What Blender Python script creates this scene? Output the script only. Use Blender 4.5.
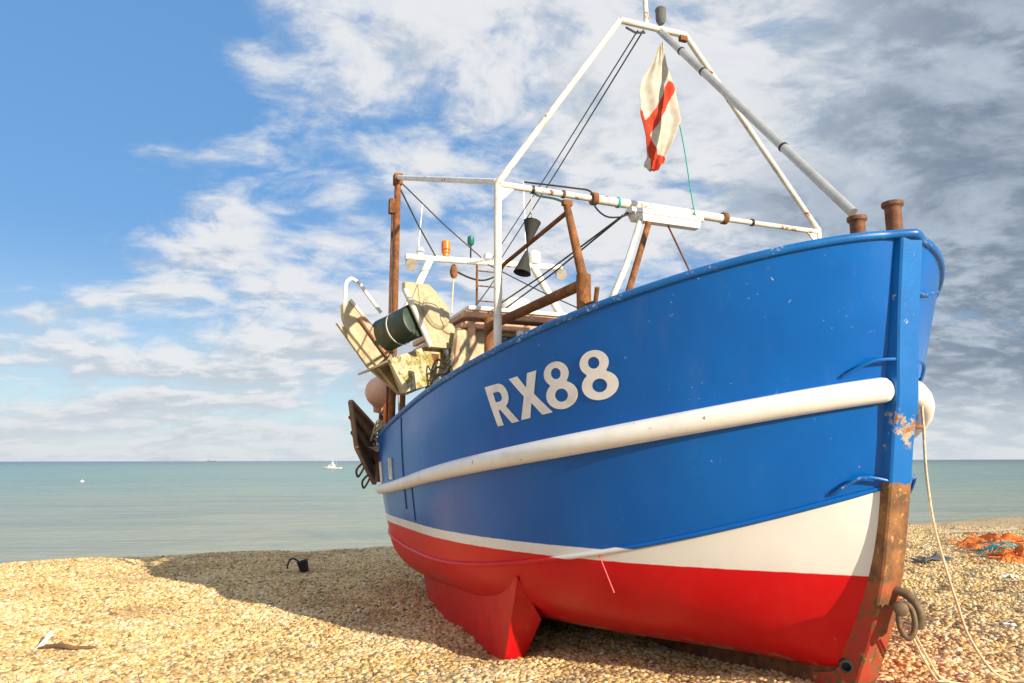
import bpy, bmesh, math, random
import numpy as np
from mathutils import Vector, Matrix, noise as mnoise

random.seed(7)
for o in list(bpy.data.objects):
    bpy.data.objects.remove(o, do_unlink=True)
scene = bpy.context.scene
COL = scene.collection

# ------------------------------------------------------------------ camera
EYE = 1.6
cam_d = bpy.data.cameras.new("camera")
cam_d.sensor_width = 36.0
cam_d.lens = 36.0 * 720.0 / 1024.0
cam_d.clip_start = 0.05
cam_d.clip_end = 60000
cam = bpy.data.objects.new("camera", cam_d)
COL.objects.link(cam)
_p = math.atan((460.4 - 341.5) / 720.0)
_fw = Vector((0, math.cos(_p), math.sin(_p)))
_up = Vector((0, -math.sin(_p), math.cos(_p)))
_rt = Vector((1, 0, 0))
_r = 0.002
_rt2 = _rt * math.cos(_r) - _up * math.sin(_r)
_up2 = _up * math.cos(_r) + _rt * math.sin(_r)
cam.matrix_world = Matrix((
    (_rt2.x, _up2.x, -_fw.x, 0), (_rt2.y, _up2.y, -_fw.y, 0),
    (_rt2.z, _up2.z, -_fw.z, EYE), (0, 0, 0, 1)))
scene.camera = cam

# ------------------------------------------------------------------ sun, sky
SUN_AZ, SUN_EL = math.radians(-46.5), math.radians(18.0)     # azimuth from +X, anticlockwise
sun_dir = Vector((math.cos(SUN_AZ) * math.cos(SUN_EL), math.sin(SUN_AZ) * math.cos(SUN_EL), math.sin(SUN_EL)))
sd = bpy.data.lights.new("sun", 'SUN')
sd.energy = 5.0
sd.angle = math.radians(0.5)
sd.color = (1.0, 0.86, 0.64)
sun = bpy.data.objects.new("sun", sd)
COL.objects.link(sun)
sun.rotation_euler = sun_dir.to_track_quat('Z', 'Y').to_euler()

scene.view_settings.view_transform = 'Standard'
scene.view_settings.look = 'None'
scene.view_settings.exposure = 0.58
scene.view_settings.gamma = 1.0
scene.view_settings.use_curve_mapping = False


class NT:
    """small helper for building node trees"""
    def __init__(self, tree):
        self.t = tree
        tree.nodes.clear()

    def n(self, kind, ins=None, **props):
        nd = self.t.nodes.new(kind)
        for k, v in props.items():
            setattr(nd, k, v)
        for k, v in (ins or {}).items():
            s = nd.inputs[k]
            if hasattr(v, 'is_linked') or hasattr(v, 'links'):
                self.t.links.new(v, s)
            else:
                s.default_value = v
        return nd

    def math(self, op, a, b=0.0, c=0.0, clamp=False):
        nd = self.n('ShaderNodeMath', {0: a, 1: b, 2: c}, operation=op, use_clamp=clamp)
        return nd.outputs[0]

    def mix(self, f, a, b):
        nd = self.n('ShaderNodeMix', data_type='RGBA')
        for s, v in ((nd.inputs[0], f), (nd.inputs[6], a), (nd.inputs[7], b)):
            if hasattr(v, 'links'):
                self.t.links.new(v, s)
            else:
                s.default_value = v if not isinstance(v, tuple) or len(v) == 4 else (*v, 1)
        return nd.outputs[2]

    def ss(self, x, a, b):
        nd = self.n('ShaderNodeMapRange', {0: x, 1: a, 2: b, 3: 0.0, 4: 1.0}, interpolation_type='SMOOTHSTEP')
        return nd.outputs[0]

    def noise(self, vec, scale, detail=4.0, rough=0.55, dist=0.0, out=0):
        nd = self.n('ShaderNodeTexNoise', {'Vector': vec, 'Scale': scale, 'Detail': detail, 'Roughness': rough, 'Distortion': dist})
        return nd.outputs[out]

    def link(self, a, b):
        self.t.links.new(a, b)


world = bpy.data.worlds.new("World")
scene.world = world
world.use_nodes = True
W = NT(world.node_tree)
tc = W.n('ShaderNodeTexCoord')
D = tc.outputs['Generated']
sep = W.n('ShaderNodeSeparateXYZ', {0: D})
dx, dy, dz = sep.outputs
sky = W.n('ShaderNodeTexSky', sky_type='NISHITA', sun_disc=False, sun_elevation=SUN_EL,
          sun_rotation=math.radians(90) - SUN_AZ, altitude=0.0, air_density=1.0, dust_density=0.6, ozone_density=1.6)
# cloud layer seen in perspective: direction projected on a flat layer above
zc_ = W.math('ADD', W.math('MAXIMUM', dz, 0.0), 0.27)
px = W.math('DIVIDE', dx, zc_)
py = W.math('DIVIDE', dy, zc_)
P0 = W.n('ShaderNodeCombineXYZ', {0: px, 1: py, 2: 0.0}).outputs[0]
rot = W.n('ShaderNodeMapping', {'Vector': P0, 'Rotation': (0, 0, math.radians(-30)), 'Scale': (1.05, 1.35, 1.0), 'Location': (5.3, 2.2, 0.4)}).outputs[0]
warp = W.n('ShaderNodeTexNoise', {'Vector': rot, 'Scale': 1.6, 'Detail': 3.0, 'Roughness': 0.5})
wv = W.n('ShaderNodeVectorMath', {0: warp.outputs[1], 1: (0.5, 0.5, 0.5)}, operation='SUBTRACT').outputs[0]
wv = W.n('ShaderNodeVectorMath', {0: wv, 3: 0.35}, operation='SCALE').outputs[0]
PW = W.n('ShaderNodeVectorMath', {0: rot, 1: wv}, operation='ADD').outputs[0]


def cloud_density(vec):
    n_big = W.noise(vec, 0.9, 2.0, 0.5)
    n_mid = W.noise(vec, 2.5, 12.0, 0.60)
    n_fin = W.noise(vec, 8.0, 8.0, 0.65)
    dn = W.math('MULTIPLY_ADD', n_mid, 1.0, W.math('MULTIPLY', n_big, 0.55))
    return W.math('MULTIPLY_ADD', n_fin, 0.34, dn)


hole_dir = Vector((-0.64, 0.60, 0.50)).normalized()     # clear patch high on the left
dt = W.n('ShaderNodeVectorMath', {0: D, 1: tuple(hole_dir)}, operation='DOT_PRODUCT').outputs['Value']
hole = W.ss(dt, 0.895, 0.975)
dens = W.math('SUBTRACT', cloud_density(PW), W.math('MULTIPLY', hole, 0.36))
low = W.math('MULTIPLY', W.ss(dz, 0.20, 0.10), W.ss(dz, 0.0, 0.07))
dens = W.math('SUBTRACT', dens, W.math('MULTIPLY', low, 0.10))
cover = W.ss(dens, 0.69, 0.95)
# the same field a little nearer the sun: where it is denser the cloud in front is shaded
off = Vector((sun_dir.x, sun_dir.y, 0)).normalized() * 0.10
PL = W.n('ShaderNodeVectorMath', {0: PW, 1: (off.x * 0.87 + off.y * 0.5, -off.x * 0.5 + off.y * 0.87, 0.0)}, operation='ADD').outputs[0]
dl = cloud_density(PL)
relief = W.ss(W.math('SUBTRACT', dl, dens), -0.09, 0.17)
thick = W.ss(dens, 0.92, 1.20)
bank_dir = Vector((0.86, 0.50, 0.12)).normalized()      # heavier bank to the right
bd = W.n('ShaderNodeVectorMath', {0: D, 1: tuple(bank_dir)}, operation='DOT_PRODUCT').outputs['Value']
bank = W.ss(bd, 0.62, 0.98)
dens = W.math('MULTIPLY_ADD', bank, 0.16, dens)
cover = W.ss(dens, 0.69, 0.95)
shade = W.math('MULTIPLY_ADD', thick, 0.28, W.math('MULTIPLY', relief, 0.42))
shade = W.math('MULTIPLY_ADD', W.math('MULTIPLY', bank, W.ss(dz, -0.02, 0.13)), 0.58, shade, clamp=True)
c_lit = (5.6, 5.65, 5.75, 1)
c_mid = (3.2, 3.65, 4.2, 1)
c_drk = (1.4, 1.75, 2.25, 1)
ccol = W.mix(W.ss(shade, 0.06, 0.58), c_lit, c_mid)
ccol = W.mix(W.ss(shade, 0.45, 0.98), ccol, c_drk)
ccol = W.mix(W.math('MULTIPLY', W.ss(dz, 0.12, 0.0), 0.65), ccol, (4.5, 4.85, 5.15, 1))
clear = W.mix(W.ss(dz, 0.30, 0.0), (0.85, 2.35, 4.9, 1), (3.5, 4.7, 5.5, 1))
skym = W.mix(0.75, W.n('ShaderNodeVectorMath', {0: sky.outputs[0], 3: 1.1}, operation='SCALE').outputs[0], clear)
fcol = W.mix(W.math('MULTIPLY', cover, 0.95), skym, ccol)
bg = W.n('ShaderNodeBackground', {'Color': fcol, 'Strength': 0.1})
wo = W.n('ShaderNodeOutputWorld', {'Surface': bg.outputs[0]})

# ------------------------------------------------------------------ frame of the boat (x aft, y to starboard, z up)
BX, BY = 2.6586, 4.65
BANG = math.radians(112.0)
BM = Matrix.Translation((BX, BY, 0)) @ Matrix.Rotation(BANG, 4, 'Z')
BMI = BM.inverted()
CAMB = BMI @ Vector((0, 0, EYE))


# ------------------------------------------------------------------ materials
MATS = {}


def pbsdf(name):
    m = bpy.data.materials.new(name)
    m.use_nodes = True
    N = NT(m.node_tree)
    b = N.n('ShaderNodeBsdfPrincipled')
    N.n('ShaderNodeOutputMaterial', {'Surface': b.outputs[0]})
    MATS[name] = m
    return m, N, b


def paint(name, col, rough=0.4, metal=0.0, var=0.18, scale=6.0, rust=0.0, rustcol=(0.16, 0.06, 0.022), dirt=0.0, bump=0.15, spec=0.5, rscale=5.0):
    m, N, b = pbsdf(name)
    t = N.n('ShaderNodeTexCoord').outputs['Object']
    n1 = N.noise(t, scale, 6.0, 0.6)
    n2 = N.noise(t, scale * 7, 4.0, 0.6)
    f = N.math('MULTIPLY_ADD', n1, 0.7, N.math('MULTIPLY', n2, 0.3))
    c0 = tuple(max(0, x * (1 - var)) for x in col)
    c1 = tuple(min(1, x * (1 + var)) for x in col)
    c = N.mix(N.ss(f, 0.3, 0.7), c0, c1)
    if dirt > 0:
        nd = N.noise(t, scale * 0.7, 8.0, 0.7)
        c = N.mix(N.math('MULTIPLY', N.ss(nd, 0.5, 0.72), dirt), c, (0.16, 0.12, 0.07))
    if rust > 0:
        nr = N.noise(t, rscale, 9.0, 0.68)
        fr = N.ss(nr, 0.66 - 0.3 * rust, 0.72 - 0.3 * rust)
        rc = N.mix(N.ss(n2, 0.35, 0.65), rustcol, tuple(min(1, x * 2.4) for x in rustcol))
        c = N.mix(fr, c, rc)
        N.link(N.math('MULTIPLY_ADD', fr, 0.8 - rough, rough), b.inputs['Roughness'])
    else:
        N.link(N.math('MULTIPLY_ADD', n1, 0.25, rough - 0.1), b.inputs['Roughness'])
    N.link(c, b.inputs['Base Color'])
    b.inputs['Metallic'].default_value = metal
    b.inputs['Specular IOR Level'].default_value = spec
    if bump:
        bp = N.n('ShaderNodeBump', {'Height': f, 'Strength': bump, 'Distance': 0.01})
        N.link(bp.outputs[0], b.inputs['Normal'])
    return m


def cloth(name, col, col2=None, rough=0.9):
    return paint(name, col, rough, var=0.25, scale=14, spec=0.2)


paint('cream', (0.68, 0.66, 0.60), 0.42, rust=0.24, dirt=0.4, scale=4)
paint('white_paint', (0.80, 0.77, 0.70), 0.35, rust=0.2, dirt=0.35, scale=4)
paint('white_strake', (0.85, 0.84, 0.81), 0.45, dirt=0.18, scale=3, var=0.06, rust=0.04, rscale=11)
paint('rust', (0.21, 0.09, 0.036), 0.8, var=0.5, scale=9, rust=0.35, rustcol=(0.10, 0.04, 0.02), bump=0.5, spec=0.2)
paint('rust_dark', (0.17, 0.075, 0.035), 0.85, var=0.5, scale=11, rust=0.4, rustcol=(0.07, 0.03, 0.018), bump=0.5, spec=0.2)
paint('rust_bollard', (0.17, 0.075, 0.04), 0.6, var=0.45, scale=14, rust=0.4, rustcol=(0.11, 0.045, 0.025), bump=0.4, spec=0.3)
paint('galv', (0.50, 0.50, 0.48), 0.45, metal=0.6, rust=0.12, scale=6)
paint('tan_panel', (0.44, 0.37, 0.24), 0.65, var=0.25, scale=5, dirt=0.7, rust=0.18, rustcol=(0.30, 0.19, 0.07))
paint('moss_panel', (0.48, 0.42, 0.28), 0.75, var=0.2, scale=6, rust=0.58, rustcol=(0.15, 0.125, 0.035), rscale=7, bump=0.3)
paint('green_rubber', (0.022, 0.05, 0.035), 0.45, var=0.3, scale=5, dirt=0.35)
paint('black', (0.018, 0.018, 0.018), 0.5, var=0.3)
paint('dark_cloth', (0.03, 0.032, 0.03), 0.8, var=0.3)
paint('wood_pink', (0.60, 0.34, 0.22), 0.6, var=0.3, scale=8, dirt=0.5)
paint('wood_brown', (0.17, 0.09, 0.045), 0.75, var=0.4, scale=7, bump=0.3)
paint('grey_wood', (0.30, 0.27, 0.24), 0.85, var=0.3, scale=12)
paint('lamp_white', (0.74, 0.73, 0.70), 0.3, var=0.08, scale=6, dirt=0.3)
paint('orange_plastic', (0.75, 0.20, 0.02), 0.35, var=0.2)
paint('orange_net', (0.62, 0.17, 0.03), 0.8, var=0.4, scale=10)
paint('teal_net', (0.10, 0.36, 0.34), 0.8, var=0.4, scale=10)
paint('green_plastic', (0.01, 0.13, 0.10), 0.3, var=0.2)
paint('pink_buoy', (0.74, 0.44, 0.33), 0.5, var=0.14, scale=4, dirt=0.2)
paint('rope', (0.62, 0.52, 0.36), 0.9, var=0.25, scale=40, spec=0.1)
paint('teal_rope', (0.06, 0.42, 0.36), 0.8, var=0.2, scale=40, spec=0.1)
paint('wire', (0.06, 0.06, 0.065), 0.5, metal=0.3)
paint('deck_paint', (0.22, 0.24, 0.24), 0.75, var=0.3, dirt=0.5)
paint('dark_inside', (0.03, 0.03, 0.03), 0.6)
paint('grey_fabric', (0.11, 0.12, 0.13), 0.85, var=0.3)
paint('pale_plastic', (0.62, 0.68, 0.72), 0.4, var=0.1)
paint('brown_metal', (0.26, 0.18, 0.125), 0.65, var=0.3, scale=6, rust=0.3, rustcol=(0.17, 0.085, 0.04))
paint('chain', (0.17, 0.12, 0.08), 0.7, var=0.4, metal=0.4, rust=0.4)
m, N, b = pbsdf('glass')
b.inputs['Base Color'].default_value = (0.05, 0.06, 0.06, 1)
b.inputs['Roughness'].default_value = 0.08
b.inputs['Specular IOR Level'].default_value = 0.8


# hull paint: blue over white over red, the borders are stored on the plating
def hull_mat():
    m, N, b = pbsdf('hull_paint')
    t = N.n('ShaderNodeTexCoord').outputs['Object']
    a1 = N.n('ShaderNodeAttribute', attribute_name='line_blue').outputs['Fac']
    a2 = N.n('ShaderNodeAttribute', attribute_name='line_red').outputs['Fac']
    sx = N.n('ShaderNodeSeparateXYZ', {0: t})
    wob = N.math('MULTIPLY', N.math('SUBTRACT', N.noise(t, 9.0, 3.0), 0.5), 0.010)
    f1 = N.ss(N.math('ADD', a1, wob), -0.004, 0.004)
    f2 = N.ss(N.math('ADD', a2, wob), -0.004, 0.004)
    nb = N.noise(t, 1.1, 5.0, 0.55)
    nf = N.noise(t, 18.0, 6.0, 0.65)
    blue = N.mix(N.ss(nb, 0.3, 0.7), (0.0, 0.098, 0.41), (0.0, 0.120, 0.47))
    white = N.mix(N.ss(nb, 0.3, 0.7), (0.76, 0.755, 0.74), (0.83, 0.82, 0.80))
    red = N.mix(N.ss(nb, 0.3, 0.7), (0.62, 0.002, 0.008), (0.70, 0.004, 0.010))
    # vertical run-off stains
    st = N.n('ShaderNodeMapping', {'Vector': t, 'Scale': (9.0, 9.0, 0.7)}).outputs[0]
    ns = N.noise(st, 1.0, 5.0, 0.6)
    c = N.mix(f1, white, blue)
    c = N.mix(f2, red, c)
    stain = N.math('MULTIPLY', N.ss(ns, 0.55, 0.85), 0.07)
    c = N.mix(stain, c, (0.30, 0.24, 0.18))
    # scuffs near the bow and chips
    chip = N.noise(t, 26.0, 5.0, 0.75)
    big = N.noise(t, 2.3, 3.0, 0.6)
    nearbow = N.ss(sx.outputs[0], 2.0, 0.2)
    cf = N.math('MULTIPLY', N.ss(chip, 0.66, 0.69), N.ss(N.math('ADD', big, N.math('MULTIPLY', nearbow, 0.09)), 0.56, 0.64))
    c = N.mix(N.math('MULTIPLY', cf, 0.75), c, (0.55, 0.60, 0.62))
    # scraped foot of the red bottom
    foot = N.ss(sx.outputs[2], 0.34, -0.05)
    sc = N.ss(N.math('ADD', N.noise(t, 5.0, 7.0, 0.7), N.math('MULTIPLY', foot, 0.26)), 0.66, 0.74)
    sc = N.math('MULTIPLY', sc, N.ss(foot, 0.05, 0.6))
    c = N.mix(N.math('MULTIPLY', sc, 0.8), c, (0.42, 0.36, 0.28))
    N.link(c, b.inputs['Base Color'])
    r = N.math('MULTIPLY_ADD', nb, 0.20, 0.12)
    r = N.math('ADD', r, N.math('MULTIPLY', stain, 0.5))
    r = N.math('ADD', r, N.math('MULTIPLY', N.math('SUBTRACT', 1.0, f2), 0.14))
    N.link(r, b.inputs['Roughness'])
    b.inputs['Specular IOR Level'].default_value = 0.36
    h = N.math('MULTIPLY_ADD', N.noise(t, 2.2, 2.0, 0.4), 1.0, N.math('MULTIPLY', nf, 0.05))
    bp = N.n('ShaderNodeBump', {'Height': h, 'Strength': 0.3, 'Distance': 0.03})
    N.link(bp.outputs[0], b.inputs['Normal'])
    return m


hull_mat()


def blue_mat():
    m, N, b = pbsdf('blue_worn')
    t = N.n('ShaderNodeTexCoord').outputs['Object']
    nb = N.noise(t, 3.0, 5.0, 0.55)
    blue = N.mix(N.ss(nb, 0.3, 0.7), (0.0, 0.10, 0.37), (0.0, 0.135, 0.46))
    chip = N.noise(t, 30.0, 6.0, 0.75)
    big = N.noise(t, 2.0, 4.0, 0.6)
    cf = N.math('MULTIPLY', N.ss(chip, 0.56, 0.60), N.ss(big, 0.50, 0.60))
    c = N.mix(N.math('MULTIPLY', cf, 0.85), blue, (0.52, 0.56, 0.58))
    N.link(c, b.inputs['Base Color'])
    N.link(N.math('MULTIPLY_ADD', nb, 0.25, 0.22), b.inputs['Roughness'])
    bp = N.n('ShaderNodeBump', {'Height': chip, 'Strength': 0.2, 'Distance': 0.006})
    N.link(bp.outputs[0], b.inputs['Normal'])


blue_mat()


def stem_mat():
    m, N, b = pbsdf('stem_paint')
    t = N.n('ShaderNodeTexCoord').outputs['Object']
    z = N.n('ShaderNodeSeparateXYZ', {0: t}).outputs[2]
    nb = N.noise(t, 3.0, 5.0, 0.55)
    nf = N.noise(t, 16.0, 8.0, 0.7)
    nr = N.noise(t, 7.0, 8.0, 0.7)
    blue = N.mix(N.ss(nb, 0.3, 0.7), (0.0, 0.118, 0.42), (0.0, 0.142, 0.48))
    chip = N.math('MULTIPLY', N.ss(nf, 0.60, 0.64), N.ss(N.noise(t, 3.3, 3.0), 0.52, 0.6))
    blue = N.mix(N.math('MULTIPLY', chip, 0.8), blue, (0.48, 0.52, 0.55))
    # bare band where ropes chafe, 1.75 m up
    band = N.ss(N.math('ABSOLUTE', N.math('SUBTRACT', z, 1.80)), 0.20, 0.02)
    bf = N.math('MULTIPLY', N.ss(nr, 0.50, 0.54), N.ss(band, 0.2, 0.7))
    blue = N.mix(bf, blue, N.mix(N.ss(nf, 0.45, 0.6), (0.36, 0.33, 0.28), (0.30, 0.11, 0.03)))
    rust = N.mix(N.ss(nr, 0.35, 0.65), (0.12, 0.055, 0.024), (0.30, 0.135, 0.045))
    rust = N.mix(N.ss(nf, 0.58, 0.66), rust, (0.42, 0.27, 0.12))
    redp = N.mix(N.math('MULTIPLY', N.ss(nr, 0.44, 0.56), N.ss(z, 0.95, 0.55)), rust, (0.38, 0.035, 0.018))
    f = N.ss(N.math('ADD', z, N.math('MULTIPLY', N.math('SUBTRACT', nr, 0.5), 0.10)), 1.44, 1.455)
    c = N.mix(f, redp, blue)
    N.link(c, b.inputs['Base Color'])
    N.link(N.math('MULTIPLY_ADD', f, -0.42, 0.75), b.inputs['Roughness'])
    bp = N.n('ShaderNodeBump', {'Height': nr, 'Strength': 0.45, 'Distance': 0.012})
    N.link(bp.outputs[0], b.inputs['Normal'])


stem_mat()


def letter_mat():
    paint('letter_white', (0.82, 0.80, 0.77), 0.45, var=0.07, scale=7, dirt=0.25)


letter_mat()


def flag_mat():
    m, N, b = pbsdf('flag_cloth')
    t = N.n('ShaderNodeTexCoord').outputs['Object']
    a = N.n('ShaderNodeAttribute', attribute_name='red').outputs['Fac']
    nb = N.noise(t, 9.0, 5.0, 0.6)
    wht = N.mix(N.ss(nb, 0.35, 0.7), (0.60, 0.56, 0.49), (0.76, 0.72, 0.65))
    redc = N.mix(N.ss(nb, 0.35, 0.7), (0.60, 0.06, 0.025), (0.72, 0.10, 0.04))
    c = N.mix(N.ss(a, 0.4, 0.6), wht, redc)
    N.link(c, b.inputs['Base Color'])
    b.inputs['Roughness'].default_value = 0.9
    tr = N.n('ShaderNodeBsdfTranslucent', {'Color': c})
    mx = N.n('ShaderNodeMixShader', {0: 0.35, 1: b.outputs[0], 2: tr.outputs[0]})
    out = [n for n in N.t.nodes if n.type == 'OUTPUT_MATERIAL'][0]
    N.link(mx.outputs[0], out.inputs['Surface'])


flag_mat()


def pebble_mat():
    m, N, b = pbsdf('pebble')
    t = N.n('ShaderNodeTexCoord').outputs['Object']
    a = N.n('ShaderNodeAttribute', attribute_name='peb', attribute_type='INSTANCER').outputs['Fac']
    r = N.n('ShaderNodeValToRGB', {0: a})
    e = r.color_ramp.elements
    stops = [(0.0, (0.14, 0.09, 0.045)), (0.12, (0.40, 0.25, 0.09)), (0.34, (0.62, 0.42, 0.17)), (0.60, (0.72, 0.52, 0.24)),
             (0.82, (0.76, 0.60, 0.32)), (0.95, (0.80, 0.71, 0.52)), (1.0, (0.36, 0.32, 0.28))]
    e[0].position, e[0].color = stops[0][0], (*stops[0][1], 1)
    e[1].position, e[1].color = stops[-1][0], (*stops[-1][1], 1)
    for p, c in stops[1:-1]:
        k = e.new(p)
        k.color = (*c, 1)
    nn = N.noise(t, 30.0, 3.0, 0.6)
    gpos = N.n('ShaderNodeNewGeometry').outputs['Position']
    patch = N.noise(gpos, 0.9, 4.0, 0.6)
    c = N.mix(N.math('MULTIPLY', N.ss(nn, 0.4, 0.7), 0.35), r.outputs[0], (0.30, 0.20, 0.11))
    c = N.mix(N.math('MULTIPLY', N.ss(patch, 0.50, 0.70), 0.45), c, (0.27, 0.17, 0.08))
    c = N.mix(N.math('MULTIPLY', N.ss(patch, 0.47, 0.30), 0.35), c, (0.74, 0.64, 0.44))
    N.link(c, b.inputs['Base Color'])
    b.inputs['Roughness'].default_value = 0.75
    b.inputs['Specular IOR Level'].default_value = 0.3


pebble_mat()


def beach_mat():
    m, N, b = pbsdf('beach_shingle')
    t = N.n('ShaderNodeTexCoord').outputs['Object']
    v = N.n('ShaderNodeTexVoronoi', {'Vector': t, 'Scale': 30.0})
    v2 = N.n('ShaderNodeTexVoronoi', {'Vector': t, 'Scale': 11.0})
    sepc = N.n('ShaderNodeSeparateColor', {0: v.outputs['Color']})
    r = N.n('ShaderNodeValToRGB', {0: sepc.outputs[0]})
    e = r.color_ramp.elements
    e[0].color = (0.16, 0.10, 0.055, 1)
    e[1].color = (0.70, 0.60, 0.45, 1)
    k = e.new(0.35)
    k.color = (0.52, 0.36, 0.19, 1)
    k = e.new(0.7)
    k.color = (0.62, 0.47, 0.27, 1)
    big = N.noise(t, 0.6, 4.0)
    c = N.mix(N.math('MULTIPLY', N.ss(big, 0.4, 0.7), 0.3), r.outputs[0], (0.48, 0.34, 0.18))
    N.link(c, b.inputs['Base Color'])
    b.inputs['Roughness'].default_value = 0.85
    h = N.math('ADD', N.math('MULTIPLY', v.outputs['Distance'], -1.0), N.math('MULTIPLY', v2.outputs['Distance'], -0.8))
    bp = N.n('ShaderNodeBump', {'Height': h, 'Strength': 0.9, 'Distance': 0.03})
    N.link(bp.outputs[0], b.inputs['Normal'])


beach_mat()


def sea_mat():
    m, N, b = pbsdf('sea_water')
    t = N.n('ShaderNodeTexCoord').outputs['Object']
    w1 = N.n('ShaderNodeMapping', {'Vector': t, 'Scale': (0.35, 1.0, 1.0), 'Rotation': (0, 0, math.radians(-12))}).outputs[0]
    n1 = N.noise(w1, 0.9, 6.0, 0.6, 0.4)
    n2 = N.noise(w1, 0.12, 5.0, 0.6, 0.3)
    n3 = N.noise(w1, 0.018, 5.0, 0.6, 0.5)
    # shallow turbid water near the shore, clearer further out
    y = N.n('ShaderNodeSeparateXYZ', {0: t}).outputs[1]
    c = N.mix(N.ss(y, 25.0, 190.0), (0.33, 0.34, 0.23), (0.18, 0.33, 0.265))
    c = N.mix(N.ss(y, 150.0, 1600.0), c, (0.045, 0.14, 0.165))
    c = N.mix(N.math('MULTIPLY', N.ss(n3, 0.42, 0.66), 0.45), c, (0.27, 0.29, 0.23))
    c = N.mix(N.math('MULTIPLY', N.ss(n2, 0.46, 0.64), 0.34), c, (0.09, 0.18, 0.18))
    c = N.mix(N.math('MULTIPLY', N.ss(n1, 0.52, 0.70), 0.30), c, (0.40, 0.44, 0.38))
    N.link(c, b.inputs['Base Color'])
    b.inputs['Roughness'].default_value = 0.26
    b.inputs['Specular IOR Level'].default_value = 0.35
    h = N.math('MULTIPLY_ADD', n2, 4.0, n1)
    bp = N.n('ShaderNodeBump', {'Height': h, 'Strength': 0.85, 'Distance': 0.45})
    N.link(bp.outputs[0], b.inputs['Normal'])


sea_mat()


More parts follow.
